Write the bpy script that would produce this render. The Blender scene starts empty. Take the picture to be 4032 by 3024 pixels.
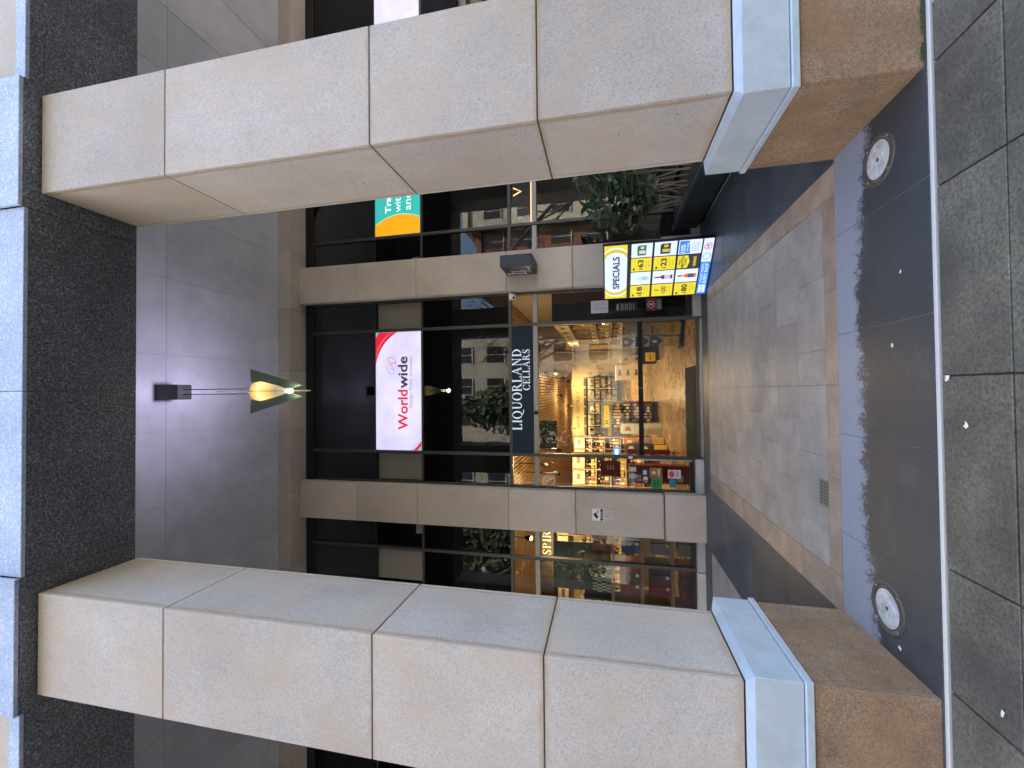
import bpy, bmesh, math, random
from mathutils import Vector, Matrix, Euler
R = math.radians
random.seed(7)
S = bpy.context.scene
COL = S.collection

# ------------------------------------------------------------------ camera, sky, sun, exposure
F_PX, PITCH, ROLL, YAW, EYE = 1678.12, .2164, -.0142, .0174, 1.55
def cam_axes():
    cy, sy = math.cos(YAW), math.sin(YAW)
    fwd = Vector((sy*math.cos(PITCH), cy*math.cos(PITCH), math.sin(PITCH)))
    right = Vector((cy, -sy, 0)); up = right.cross(fwd)
    r = right*math.cos(ROLL) + up*math.sin(ROLL)
    u = -right*math.sin(ROLL) + up*math.cos(ROLL)
    return fwd, r, u
fwd, r_, u_ = cam_axes()
cd = bpy.data.cameras.new('camera'); cam = bpy.data.objects.new('camera', cd); COL.objects.link(cam)
cd.sensor_fit = 'HORIZONTAL'; cd.sensor_width = 36; cd.lens = F_PX/4032*36
cd.clip_start = .05; cd.clip_end = 2000
m = Matrix.Identity(4)                     # the phone was held sideways: picture-right is down in the place
for i, a in enumerate((-u_, r_, -fwd)):
    for j in range(3): m[j][i] = a[j]
m.translation = (0, 0, EYE); cam.matrix_world = m; S.camera = cam

SUN_EL, SUN_AZ = 50, 42                    # sun behind the building, a little to the right
W = bpy.data.worlds.new('World'); S.world = W; W.use_nodes = True
nt = W.node_tree; bg = nt.nodes['Background']
sky = nt.nodes.new('ShaderNodeTexSky'); sky.sky_type = 'NISHITA'; sky.sun_disc = False
sky.sun_elevation = R(SUN_EL); sky.sun_rotation = R(SUN_AZ)
sky.air_density = 1.0; sky.dust_density = 2.5; sky.ozone_density = 1.0
nt.links.new(sky.outputs[0], bg.inputs[0]); bg.inputs[1].default_value = .12
sl = bpy.data.lights.new('sun', 'SUN'); sl.energy = 5; sl.angle = R(.5); sl.color = (1, .95, .88)
sun = bpy.data.objects.new('sun', sl); COL.objects.link(sun)
sd = Vector((math.sin(R(SUN_AZ))*math.cos(R(SUN_EL)), math.cos(R(SUN_AZ))*math.cos(R(SUN_EL)), math.sin(R(SUN_EL))))
sun.rotation_euler = sd.to_track_quat('Z', 'Y').to_euler()
vs = S.view_settings; vs.view_transform = 'Standard'; vs.look = 'None'; vs.gamma = 1; vs.use_curve_mapping = False
vs.exposure = 2.95
S.render.engine = 'CYCLES'
S.cycles.use_denoising = True
try: S.cycles.denoiser = 'OPENIMAGEDENOISE'
except Exception: pass
S.cycles.max_bounces = 8; S.cycles.diffuse_bounces = 4; S.cycles.glossy_bounces = 4
S.cycles.transmission_bounces = 4; S.cycles.transparent_max_bounces = 16
S.cycles.caustics_reflective = False; S.cycles.caustics_refractive = False
S.cycles.sample_clamp_indirect = 6

# ------------------------------------------------------------------ materials
MATS = {}
def base_mat(name):
    mt = bpy.data.materials.new(name); mt.use_nodes = True
    return mt, mt.node_tree, mt.node_tree.nodes['Principled BSDF']
def plain(name, c, rough=.6, metal=0, spec=.5):
    if name in MATS: return MATS[name]
    mt, t, b = base_mat(name)
    b.inputs['Base Color'].default_value = (*c, 1); b.inputs['Roughness'].default_value = rough
    b.inputs['Metallic'].default_value = metal; b.inputs['Specular IOR Level'].default_value = spec
    MATS[name] = mt; return mt
def emit(name, c, s):
    if name in MATS: return MATS[name]
    mt, t, b = base_mat(name)
    b.inputs['Base Color'].default_value = (*[x*.5 for x in c], 1); b.inputs['Roughness'].default_value = .5
    b.inputs['Emission Color'].default_value = (*c, 1); b.inputs['Emission Strength'].default_value = s
    MATS[name] = mt; return mt
class N:
    """small node helper for one material"""
    def __init__(s, t): s.t = t
    def new(s, k, **kw):
        n = s.t.nodes.new(k)
        for a, v in kw.items(): setattr(n, a, v)
        return n
    def link(s, a, b): s.t.links.new(a, b)
    def pos(s):
        g = s.new('ShaderNodeNewGeometry'); return g.outputs['Position']
    def noise(s, vec, scale, detail=3, rough=.6):
        n = s.new('ShaderNodeTexNoise'); n.inputs['Scale'].default_value = scale
        n.inputs['Detail'].default_value = detail; n.inputs['Roughness'].default_value = rough
        s.link(vec, n.inputs['Vector']); return n.outputs['Fac']
    def ramp(s, fac, *stops):
        n = s.new('ShaderNodeValToRGB'); e = n.color_ramp.elements
        while len(e) < len(stops): e.new(.5)
        for el, (p, c) in zip(e, stops):
            el.position = p; el.color = (c, c, c, 1) if not hasattr(c, '__len__') else (*c, 1)
        s.link(fac, n.inputs[0]); return n.outputs[0]
    def mix(s, fac, a, b, mode='MIX'):
        n = s.new('ShaderNodeMix'); n.data_type = 'RGBA'; n.blend_type = mode
        if isinstance(fac, (int, float)): n.inputs[0].default_value = fac
        else: s.link(fac, n.inputs[0])
        for i, v in ((6, a), (7, b)):
            if hasattr(v, '__len__'): n.inputs[i].default_value = (*v, 1)
            else: s.link(v, n.inputs[i])
        return n.outputs[2]
    def math(s, op, a, b=0., c=0.):
        n = s.new('ShaderNodeMath', operation=op)
        for i, v in enumerate((a, b, c)):
            if isinstance(v, (int, float)): n.inputs[i].default_value = v
            else: s.link(v, n.inputs[i])
        return n.outputs[0]
    def bump(s, b, h, strength=.2, dist=.01):
        n = s.new('ShaderNodeBump'); n.inputs['Strength'].default_value = strength; n.inputs['Distance'].default_value = dist
        s.link(h, n.inputs['Height']); s.link(n.outputs[0], b.inputs['Normal'])
    def rand(s): return s.new('ShaderNodeObjectInfo').outputs['Random']
def stone(name, a, b, fine=180, rough=.75, blotch=.18, stain=None, stain_z=(), speck=None, bump=.15, vary=.12, spec=.4, lo=.38, hi=.62, streak=0, blot_scale=1.1, patch=None, spots=None, stain_y=()):
    if name in MATS: return MATS[name]
    mt, t, bs = base_mat(name); n = N(t); p = n.pos()
    f = n.noise(p, fine, 2, .7)
    col = n.mix(n.ramp(f, (lo, 0), (hi, 1)), a, b)
    if speck:
        v = n.new('ShaderNodeTexVoronoi'); v.inputs['Scale'].default_value = speck[1]; n.link(p, v.inputs['Vector'])
        sx = n.new('ShaderNodeSeparateColor'); n.link(v.outputs['Color'], sx.inputs[0])
        col = n.mix(n.ramp(sx.outputs[0], (speck[2], 0), (speck[2]+.06, speck[3])), col, speck[0])
    bl = n.noise(p, blot_scale, 5, .65)
    col = n.mix(1, col, n.ramp(bl, (.3, 1-blotch*1.4), (.7, 1+blotch*.3)), 'MULTIPLY')
    if patch:
        off = n.new('ShaderNodeCombineXYZ'); n.link(n.math('MULTIPLY', n.rand(), 40), off.inputs[0])
        va = n.new('ShaderNodeVectorMath', operation='ADD'); n.link(p, va.inputs[0]); n.link(off.outputs[0], va.inputs[1])
        pf = n.noise(va.outputs[0], patch[1], 4, .6)
        col = n.mix(n.ramp(pf, (.42, 0), (.66, patch[2])), col, patch[0])
    if spots:
        sv = n.new('ShaderNodeTexVoronoi'); sv.inputs['Scale'].default_value = spots[1]; n.link(p, sv.inputs['Vector'])
        sc2 = n.new('ShaderNodeSeparateColor'); n.link(sv.outputs['Color'], sc2.inputs[0])
        near = n.math('LESS_THAN', sv.outputs['Distance'], n.math('MULTIPLY', sc2.outputs[1], spots[2]))
        keep = n.math('GREATER_THAN', sc2.outputs[0], spots[3])
        col = n.mix(n.math('MULTIPLY', near, n.math('MULTIPLY', keep, spots[4])), col, spots[0])
    rd = n.math('MULTIPLY_ADD', n.rand(), vary*2, 1-vary)
    cm = n.new('ShaderNodeCombineColor')
    for i in range(3): n.link(rd, cm.inputs[i])
    col = n.mix(1, col, cm.outputs[0], 'MULTIPLY')
    if streak:
        mp = n.new('ShaderNodeMapping'); mp.inputs['Scale'].default_value = (9, 9, .5); n.link(p, mp.inputs[0])
        st = n.noise(mp.outputs[0], 1, 4, .6)
        col = n.mix(n.ramp(st, (.5, 0), (.8, streak)), col, tuple(x*.55 for x in a))
    if stain:
        sz = n.new('ShaderNodeSeparateXYZ'); n.link(p, sz.inputs[0])
        wob = n.math('MULTIPLY_ADD', n.noise(p, 6, 3), .07, -.035)
        zz = n.math('ADD', sz.outputs[2], wob)
        tot = 0.
        for z0, wdt, s in stain_z:
            d = n.math('ABSOLUTE', n.math('SUBTRACT', zz, z0))
            k = n.math('MULTIPLY', n.math('MAXIMUM', n.math('SUBTRACT', 1, n.math('DIVIDE', d, wdt)), 0), s)
            tot = n.math('MAXIMUM', k, tot)
        yy = n.math('ADD', sz.outputs[1], n.math('MULTIPLY', wob, .5))
        for y0, wdt, s in stain_y:
            k = n.math('MULTIPLY', n.math('MAXIMUM', n.math('SUBTRACT', 1, n.math('DIVIDE', n.math('ABSOLUTE', n.math('SUBTRACT', yy, y0)), wdt)), 0), s)
            tot = n.math('MAXIMUM', k, tot)
        col = n.mix(tot, col, stain)
    n.link(col, bs.inputs['Base Color'])
    bs.inputs['Roughness'].default_value = rough; bs.inputs['Specular IOR Level'].default_value = spec
    if bump: n.bump(bs, f, bump, .004)
    MATS[name] = mt; return mt
JZ = (1.93, 3.05, 4.736)
column_stone = stone('column_stone', (.45, .44, .43), (.605, .595, .585), 95, .8, .14, (.36, .25, .14),
                     [(1.93, .035, .6), (3.05, .022, .4), (4.736, .014, .25), (.86, .05, .5)], speck=((.30, .285, .275), 140, .86, .5), bump=.2, lo=.3, hi=.7, vary=.11, patch=((.49, .42, .34), 2.0, .62), streak=.10, stain_y=((2.558, .026, .7), (3.226, .022, .5)), spots=((.2, .13, .08), 6, .07, .66, .7))
pier_stone = stone('pier_stone', (.50, .45, .40), (.60, .545, .49), 80, .8, .14, (.30, .2, .12), [(2.09, .02, .6), (.645, .03, .7)], bump=.12)
plinth_stone = stone('plinth_stone', (.24, .168, .11), (.37, .275, .19), 95, .85, .28, speck=((.45, .36, .26), 140, .86, .4), bump=.3, streak=.12, vary=.05, blot_scale=5, patch=((.28, .175, .095), 3, .6))
granite = stone('dark_granite', (.045, .055, .072), (.25, .29, .345), 66, .42, .25, lo=.38, hi=.70, speck=((.36, .40, .45), 80, .86, .6), bump=.1, vary=.1, spec=.5)
sky_tinted_granite = stone('sky_tinted_granite', (.30, .42, .64), (.52, .64, .84), 90, .3, .2, speck=((.7, .72, .75), 60, .8, .6), bump=.1, vary=.06)  # granite with the pale blue sky reflection put into its colour
ceil_mat = stone('ceiling_paint', (.52, .545, .62), (.57, .59, .66), 3, .42, .12, bump=0, vary=.06)
paver = stone('arcade_paver', (.41, .385, .36), (.49, .465, .435), 60, .5, .24, bump=.08, vary=.05, blot_scale=3.5, patch=((.33, .295, .26), 1.6, .6), spots=((.62, .6, .57), 4, .05, .7, .8))
peach = stone('peach_paver', (.42, .325, .25), (.50, .395, .31), 60, .5, .3, bump=.08, vary=.08, blot_scale=4, patch=((.33, .25, .19), 2.5, .7))
blue_st = stone('bluestone', (.058, .070, .086), (.098, .114, .135), 90, .42, .3, bump=.06, vary=.16, blot_scale=2.5)
street_st = stone('street_bluestone', (.092, .090, .070), (.24, .228, .18), 60, .5, .35, speck=((.24, .225, .17), 80, .86, .5), bump=.3, vary=.1, blot_scale=2.5, patch=((.055, .055, .05), 1.5, .7), spots=((.5, .49, .46), 7, .10, .9, .8), lo=.32, hi=.68)
joint_mat = plain('joint_mortar', (.085, .07, .06), .9)
asphalt = stone('plaza_paving', (.10, .09, .075), (.15, .135, .115), 8, .85, .2)

def wet_granite():
    mt, t, b = base_mat('wet_granite'); n = N(t); p = n.pos()
    f = n.noise(p, 120, 2, .7)
    dry = n.mix(n.ramp(f, (.4, 0), (.6, 1)), (.25, .29, .36), (.33, .37, .445))
    wet = n.mix(n.ramp(f, (.4, 0), (.6, 1)), (.036, .041, .047), (.062, .069, .078))
    sx = n.new('ShaderNodeSeparateXYZ'); n.link(p, sx.inputs[0])
    mp = n.new('ShaderNodeMapping'); mp.inputs['Scale'].default_value = (1.6, .8, 1); n.link(p, mp.inputs[0])
    w1 = n.math('MULTIPLY_ADD', n.noise(mp.outputs[0], 10, 9, .9), .62, -.31)
    w2 = n.math('ADD', n.math('MULTIPLY_ADD', n.noise(p, 1.3, 2), .16, -.08), n.math('MULTIPLY_ADD', n.noise(p, 45, 3, .8), .12, -.06))
    yy = n.math('ADD', n.math('ADD', sx.outputs[1], w1), w2)
    ax = n.math('ABSOLUTE', sx.outputs[0])       # drier towards the columns
    yy = n.math('ADD', yy, n.math('MULTIPLY', n.math('MAXIMUM', n.math('SUBTRACT', ax, .8), 0), .14))
    k = n.ramp(yy, (0, 0), (1, 1)); 
    mr = n.new('ShaderNodeMapRange'); mr.inputs[1].default_value = 3.035; mr.inputs[2].default_value = 3.075
    n.link(yy, mr.inputs[0])
    pat = n.ramp(n.noise(p, 3.1, 6, .7), (.52, 0), (.70, .4))
    wet2 = n.mix(pat, wet, (.10, .115, .135))
    n.link(n.mix(mr.outputs[0], wet2, dry), b.inputs['Base Color'])
    n.link(n.math('MULTIPLY_ADD', mr.outputs[0], .1, .42), b.inputs['Roughness'])
    n.bump(b, f, .08, .004); MATS['wet'] = mt; return mt
wet = wet_granite()

def glass(name, tint=(.93, .95, .94), ior=1.5, rough=0.):
    mt = bpy.data.materials.new(name); mt.use_nodes = True; t = mt.node_tree; n = N(t)
    t.nodes.remove(t.nodes['Principled BSDF']); out = t.nodes['Material Output']
    tr = n.new('ShaderNodeBsdfTransparent'); tr.inputs[0].default_value = (*tint, 1)
    gl = n.new('ShaderNodeBsdfGlossy'); gl.inputs['Roughness'].default_value = rough
    fr = n.new('ShaderNodeFresnel'); fr.inputs[0].default_value = ior
    mx = n.new('ShaderNodeMixShader'); n.link(fr.outputs[0], mx.inputs[0]); n.link(tr.outputs[0], mx.inputs[1]); n.link(gl.outputs[0], mx.inputs[2])
    n.link(mx.outputs[0], out.inputs[0]); MATS[name] = mt; return mt
clear = glass('window_glass')
dim_glass = glass('tinted_window_glass', (.62, .64, .64), 1.5)
def lamp_glass():
    mt = bpy.data.materials.new('green_lamp_glass'); mt.use_nodes = True; t = mt.node_tree; n = N(t); t.nodes.remove(t.nodes['Principled BSDF'])
    tr = n.new('ShaderNodeBsdfTransparent'); tr.inputs[0].default_value = (.62, .74, .66, 1)
    tl = n.new('ShaderNodeBsdfTranslucent'); tl.inputs[0].default_value = (.05, .07, .05, 1)
    df = n.new('ShaderNodeBsdfDiffuse'); df.inputs[0].default_value = (.10, .15, .125, 1)
    a = n.new('ShaderNodeAddShader'); n.link(tl.outputs[0], a.inputs[0]); n.link(df.outputs[0], a.inputs[1])
    mx = n.new('ShaderNodeMixShader'); mx.inputs[0].default_value = .35; n.link(tr.outputs[0], mx.inputs[1]); n.link(a.outputs[0], mx.inputs[2])
    n.link(mx.outputs[0], t.nodes['Material Output'].inputs[0]); return mt
green_glass = lamp_glass()
frame_mat = plain('bronze_frame', (.075, .075, .072), .42, .55)
frame_dark = plain('dark_frame', (.02, .022, .024), .4, .4)
head_mat = plain('aluminium_head', (.27, .29, .28), .4, .5)
cap_mat = stone('painted_cap_metal', (.46, .575, .68), (.50, .615, .72), 9, .38, .10, bump=0, vary=.02, streak=.06, patch=((.42, .47, .50), 6, .35), blot_scale=6)
steel = plain('stainless_steel', (.62, .63, .65), .28, 1)
navy = plain('navy_board', (.016, .029, .052), .7, 0, .25)
white = plain('white_paint', (.8, .8, .8), .5)
black = plain('black_board', (.008, .009, .010), .6, 0, .2)
chrome_white = emit('white_print', (.9, .92, .95), .15)
MATS['white_print'] = plain('white_lettering', (.82, .83, .85), .5)

# ------------------------------------------------------------------ mesh helpers
class MB:
    def __init__(s): s.v = []; s.f = []; s.m = []
    def quad(s, a, b, c, d, mi=0):
        i = len(s.v); s.v += [a, b, c, d]; s.f.append((i, i+1, i+2, i+3)); s.m.append(mi); return s
    def poly(s, pts, mi=0):
        i = len(s.v); s.v += pts; s.f.append(tuple(range(i, i+len(pts)))); s.m.append(mi); return s
    def box(s, x0, x1, y0, y1, z0, z1, mi=0, ch=0):
        if x0 > x1: x0, x1 = x1, x0
        if y0 > y1: y0, y1 = y1, y0
        if z0 > z1: z0, z1 = z1, z0
        if ch:
            ch = min(ch, .45*min(x1-x0, y1-y0, z1-z0))
            bm = bmesh.new(); bmesh.ops.create_cube(bm, size=1)
            for w in bm.verts: w.co = Vector(((x0+x1)/2+w.co.x*(x1-x0), (y0+y1)/2+w.co.y*(y1-y0), (z0+z1)/2+w.co.z*(z1-z0)))
            bmesh.ops.bevel(bm, geom=bm.edges[:], offset=ch, segments=1, affect='EDGES')
            bm.verts.index_update(); i = len(s.v); s.v += [tuple(w.co) for w in bm.verts]
            for f in bm.faces: s.f.append(tuple(i+w.index for w in f.verts)); s.m.append(mi)
            bm.free(); return s
        i = len(s.v)
        s.v += [(x, y, z) for z in (z0, z1) for y in (y0, y1) for x in (x0, x1)]
        for f in ((0,2,3,1), (4,5,7,6), (0,1,5,4), (2,6,7,3), (0,4,6,2), (1,3,7,5)): s.f.append(tuple(i+k for k in f)); s.m.append(mi)
        return s
    def lathe(s, cx, cy, prof, n=10, mi=0, cap=True):
        i = len(s.v)
        for (r, z) in prof:
            for k in range(n): a = 2*math.pi*k/n; s.v.append((cx+r*math.cos(a), cy+r*math.sin(a), z))
        for j in range(len(prof)-1):
            for k in range(n):
                s.f.append((i+j*n+k, i+j*n+(k+1) % n, i+(j+1)*n+(k+1) % n, i+(j+1)*n+k)); s.m.append(mi if not isinstance(mi, (list, tuple)) else mi[j])
        if cap:
            s.f.append(tuple(i+k for k in reversed(range(n)))); s.m.append(mi if not isinstance(mi, (list, tuple)) else mi[0])
            s.f.append(tuple(i+(len(prof)-1)*n+k for k in range(n))); s.m.append(mi if not isinstance(mi, (list, tuple)) else mi[-1])
        return s
    def tube(s, pts, radii, n=6, mi=0):
        pts = [Vector(p) for p in pts]; i = len(s.v); N_ = len(pts)
        for k, p in enumerate(pts):
            d = (pts[min(k+1, N_-1)]-pts[max(k-1, 0)]).normalized()
            a = d.orthogonal().normalized(); b = d.cross(a)
            rr = radii[k] if hasattr(radii, '__len__') else radii
            for q in range(n):
                t = 2*math.pi*q/n; s.v.append(tuple(p+a*math.cos(t)*rr+b*math.sin(t)*rr))
        for k in range(N_-1):
            for q in range(n): s.f.append((i+k*n+q, i+k*n+(q+1) % n, i+(k+1)*n+(q+1) % n, i+(k+1)*n+q)); s.m.append(mi)
        s.f.append(tuple(i+q for q in reversed(range(n)))); s.m.append(mi)
        s.f.append(tuple(i+(N_-1)*n+q for q in range(n))); s.m.append(mi)
        return s
    def prism(s, pts, y0, y1, mi=0):
        """outline in x,z (counter-clockwise from the front, -y) given a thickness in y"""
        i = len(s.v); k = len(pts)
        s.v += [(x, y0, z) for x, z in pts] + [(x, y1, z) for x, z in pts]
        s.f.append(tuple(range(i, i+k))); s.m.append(mi)
        s.f.append(tuple(reversed(range(i+k, i+2*k)))); s.m.append(mi)
        for j in range(k): s.f.append((i+(j+1) % k, i+j, i+k+j, i+k+(j+1) % k)); s.m.append(mi)
        return s
    def build(s, name, mats, parent=None, smooth=False, loc=None, rot=None):
        me = bpy.data.meshes.new(name); me.from_pydata([tuple(x) for x in s.v], [], s.f)
        if not isinstance(mats, (list, tuple)): mats = [mats]
        for q in mats: me.materials.append(q)
        me.polygons.foreach_set('material_index', s.m)
        if smooth: me.polygons.foreach_set('use_smooth', [True]*len(s.f))
        me.update(); return link(name, me, parent, loc, rot)
def link(name, me, parent=None, loc=None, rot=None):
    o = bpy.data.objects.new(name, me); COL.objects.link(o)
    if parent: o.parent = parent
    if loc: o.location = loc
    if rot: o.rotation_euler = rot
    return o
def B(x0, x1, y0, y1, z0, z1, ch=0): return MB().box(x0, x1, y0, y1, z0, z1, 0, ch)
def thing(name, label, cat, loc=(0, 0, 0), group=None, rz=0):
    o = bpy.data.objects.new(name, None); COL.objects.link(o); o.location = loc; o.rotation_euler = (0, 0, rz)
    o.empty_display_size = .1
    return tag(o, label, cat, group)
def tag(o, label, cat, group=None, kind=None):
    o['label'] = label; o['category'] = cat
    if group: o['group'] = group
    if kind: o['kind'] = kind
    return o
def struct(o, label=None):
    o['kind'] = 'structure'
    if label: o['label'] = label
    return o
def copy_tree(o, parent=None):
    c = o.copy(); COL.objects.link(c); c.parent = parent
    for ch in list(o.children): copy_tree(ch, c)
    return c

# lettering --------------------------------------------------------------
def sans(txt, bold=0., depth=.002):
    cu = bpy.data.curves.new('letters', 'FONT'); cu.body = txt; cu.size = 1; cu.align_x = 'LEFT'; cu.offset = bold
    cu.resolution_u = 3; cu.extrude = 0
    ob = bpy.data.objects.new('letters', cu); COL.objects.link(ob)
    dg = bpy.context.evaluated_depsgraph_get(); me = bpy.data.meshes.new_from_object(ob.evaluated_get(dg))
    COL.objects.unlink(ob); bpy.data.objects.remove(ob); bpy.data.curves.remove(cu)
    return me
def fit2(me, w=None, h=None):
    xs = [v.co.x for v in me.vertices]; ys = [v.co.y for v in me.vertices]
    x0, x1, y0, y1 = min(xs), max(xs), min(ys), max(ys)
    sx = w/(x1-x0) if w else None; sy = h/(y1-y0) if h else None
    sx = sx or sy; sy = sy or sx
    for v in me.vertices: v.co = ((v.co.x-(x0+x1)/2)*sx, (v.co.y-(y0+y1)/2)*sy, 0)
def lettering(txt, cx, z, w, h, mat, parent, y=-.003, bold=0., name='lettering', serif=False, rotz=0, x_off=None):
    """upright lettering facing -y, centred on (cx, z)"""
    me = serif_mesh(txt) if serif else sans(txt, bold)
    if not me.vertices: return None
    fit2(me, w, h)
    for v in me.vertices: v.co = (v.co.x+cx, y, v.co.y+z)
    me.materials.clear(); me.materials.append(mat)
    return link(name, me, parent)
def _ring(cx, cy, rx, ry, tx, ty, a0=0, a1=360, n=28):
    out = []
    for k in range(n):
        t0, t1 = R(a0+(a1-a0)*k/n), R(a0+(a1-a0)*(k+1)/n)
        p = lambda t, ex, ey: (cx+ex*math.cos(t), cy+ey*math.sin(t))
        out.append([p(t0, rx-tx, ry-ty), p(t0, rx, ry), p(t1, rx, ry), p(t1, rx-tx, ry-ty)])
    return out
def _rect(x0, x1, y0, y1): return [(x0, y0), (x1, y0), (x1, y1), (x0, y1)]
def _serif(x, y, w=.30, up=True):
    h = .05
    return _rect(x-w/2, x+w/2, y, y+h) if up else _rect(x-w/2, x+w/2, y-h, y)
def _stem(x, w=.15): return [_rect(x-w/2, x+w/2, .04, .96), _serif(x, 0), _serif(x, 1, up=False)]
def glyph(c):
    s = .15
    if c == 'I': return _stem(.16), .32
    if c == 'L': return _stem(.17)+[_rect(.2, .66, 0, .06), [(.56, .05), (.66, .05), (.66, .27), (.62, .27)]], .68
    if c == 'E': return _stem(.17)+[_rect(.2, .62, 0, .06), _rect(.2, .60, .94, 1), _rect(.2, .46, .48, .54), [(.52, .05), (.64, .05), (.66, .26), (.62, .26)], [(.52, .95), (.58, .74), (.62, .74), (.61, .95)], _rect(.43, .47, .4, .62)], .68
    if c == 'T': return [_rect(.27, .42, .04, .94), _serif(.345, 0), _rect(.02, .67, .94, 1), [(.0, .74), (.04, .74), (.1, .95), (.02, .95)], [(.65, .74), (.69, .74), (.67, .95), (.59, .95)]], .69
    if c == 'O': return _ring(.42, .5, .42, .52, .16, .05, 0, 360, 36), .84
    if c == 'Q': return _ring(.42, .5, .42, .52, .16, .05, 0, 360, 36)+[[(.36, .02), (.5, .02), (.72, -.2), (.62, -.2)], [(.62, -.2), (.68, -.14), (.98, -.16), (.92, -.24)]], .9
    if c == 'C': return _ring(.42, .5, .42, .52, .16, .05, 42, 318, 30)+[_rect(.69, .75, .66, .98), [(.66, .12), (.74, .12), (.72, .22), (.68, .2)]], .77
    if c == 'D': return _stem(.17)+_ring(.24, .5, .56, .5, .16, .05, -90, 90, 20)+[_rect(.15, .26, 0, .05), _rect(.15, .26, .95, 1)], .82
    if c == 'U': return [_rect(.1, .25, .36, .96), _serif(.175, 1, up=False), _rect(.66, .72, .36, .96), _serif(.69, 1, .24, False)]+_ring(.41, .36, .31, .38, .12, .07, 180, 360, 18), .84
    if c == 'A': return [[(.04, .04), (.1, .04), (.42, .9), (.39, 1.02)], [(.34, 1.02), (.44, 1.02), (.78, .04), (.62, .04)], _rect(.2, .6, .34, .4), _serif(.07, 0, .24), _serif(.7, 0, .3)], .86
    if c == 'N': return [_rect(.12, .18, .04, .98), _serif(.15, 0, .24), _rect(.68, .74, .0, .98), _serif(.71, 1, .24, False), [(.06, 1), (.26, 1), (.74, 0), (.66, 0)]], .88
    if c in 'RPB':
        g = _stem(.17)+_ring(.3, .75, .33, .25, .14, .05, -90, 90, 14)+[_rect(.15, .32, .95, 1), _rect(.15, .32, .5, .55)]
        if c == 'R': g += [[(.34, .52), (.5, .5), (.82, 0), (.62, 0)], _serif(.78, 0, .2)]
        if c == 'B': g += _ring(.3, .27, .38, .27, .15, .05, -90, 90, 14)+[_rect(.15, .32, 0, .05)]
        return g, (.86 if c == 'R' else .72)
    if c == 'S': return _ring(.3, .74, .25, .28, .13, .05, 40, 270, 18)+_ring(.3, .25, .28, .27, .14, .05, -140, 90, 18)+[_rect(.5, .55, .7, .98), _rect(.02, .07, .02, .32), [(.14, .6), (.26, .69), (.46, .42), (.34, .32)]], .62
    return [], .3
def serif_mesh(txt):
    mb = MB(); x = 0; j = 0
    for c in txt:
        if c == ' ': x += .5; continue
        ps, w = glyph(c)
        for p in ps: mb.poly([(x+a, b, 0) for a, b in p])
        x += w+.10
    me = bpy.data.meshes.new('lettering'); me.from_pydata(mb.v, [], mb.f); me.update()
    bm = bmesh.new(); bm.from_mesh(me)
    for f in bm.faces:
        if f.normal.z < 0: f.normal_flip()
    bm.to_mesh(me); bm.free(); return me

# ------------------------------------------------------------------ ground
ground = struct(MB().box(-150, 150, -150, 60, -1, -.06).build('ground', asphalt))
street = struct(MB().box(-14, 14, -2.5, 2.40, -.05, -.012).build('street_pavement', joint_mat))
def slabs(parent, name, mat, xs, ys, z0, z1, g=.006, ch=.003, jit=.0012, skip=None):
    for i in range(len(xs)-1):
        for j in range(len(ys)-1):
            if skip and skip(i, j): continue
            dz = random.uniform(-jit, jit)
            B(xs[i]+g/2, xs[i+1]-g/2, ys[j]+g/2, ys[j+1]-g/2, z0, z1+dz, ch).build(name, mat, parent)
xs = [-5.6, -4.7, -3.8, -2.95, -2.05, -1.42, -.85, .05, .95, 1.55, 2.4, 3.3, 4.2, 5.1]
slabs(street, 'paving_slab', street_st, xs, [-.4, .45, 1.25, 2.04, 2.402], -.04, 0, .008, .003)
arcade = struct(MB().box(-14, 14, 2.44, 7.9, -.05, -.004).build('arcade_floor', plain('paving_mortar', (.27, .245, .22), .9)))
# dark granite strip between the columns
slabs(arcade, 'granite_slab', wet, [-1.64-.67*k for k in (6, 5, 4, 3, 2, 1, 0)]+[-.97, -.31, .36, 1.03, 1.69]+[1.69+.67*k for k in range(1, 7)], [2.442, 3.315], -.04, 0, .004, .002, .0006)
# bluestone strips running from the columns to the piers, and along the shop front
for x0, x1 in ((-2.5, -1.535), (1.545, 2.66)):
    slabs(arcade, 'bluestone_slab', blue_st, [x0, x1], [3.319, 4.25, 5.2, 6.15, 7.06], -.04, 0, .004, .002, .0006)
slabs(arcade, 'bluestone_slab', blue_st, [-6.5, -4.5, -2.5, -1.535, -.5, .52, 1.545, 2.66, 4.5, 6.5], [7.064, 7.47], -.04, 0, .004, .002, .0006)
for x0, x1 in ((-1.531, -1.29), (1.34, 1.541)):     # pinkish border
    slabs(arcade, 'border_slab', peach, [x0, x1], [3.319, 3.95, 4.6, 5.25, 5.9, 6.55, 7.06], -.04, 0, .004, .002, .0008)
slabs(arcade, 'border_slab', peach, [-1.286, -.63, .02, .68, 1.336], [3.319, 3.485], -.04, 0, .004, .002, .0008)
xa = [-1.286, -.76, -.24, .02, .545, 1.07, 1.336]; xb = [-1.286, -1.03, -.5, .02, .28, .81, 1.336]
ya = [3.489, 3.93, 4.37, 4.81, 5.25, 5.69, 6.13, 6.57, 7.06]
for j in range(len(ya)-1): slabs(arcade, 'paver', paver, xa if j % 2 else xb, ya[j:j+2], -.04, 0, .0028, .0012, .0006)
for s in (-1, 1):                                    # neighbouring bays
    xx = [2.664, 3.12, 3.58, 4.1, 4.63, 5.16, 5.6] if s > 0 else [-5.6, -5.16, -4.63, -4.1, -3.58, -3.05, -2.504]
    for j in range(len(ya)-1): slabs(arcade, 'paver', paver, xx, ya[j:j+2], -.04, 0, .0035, .002, .0008, skip=None)
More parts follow.
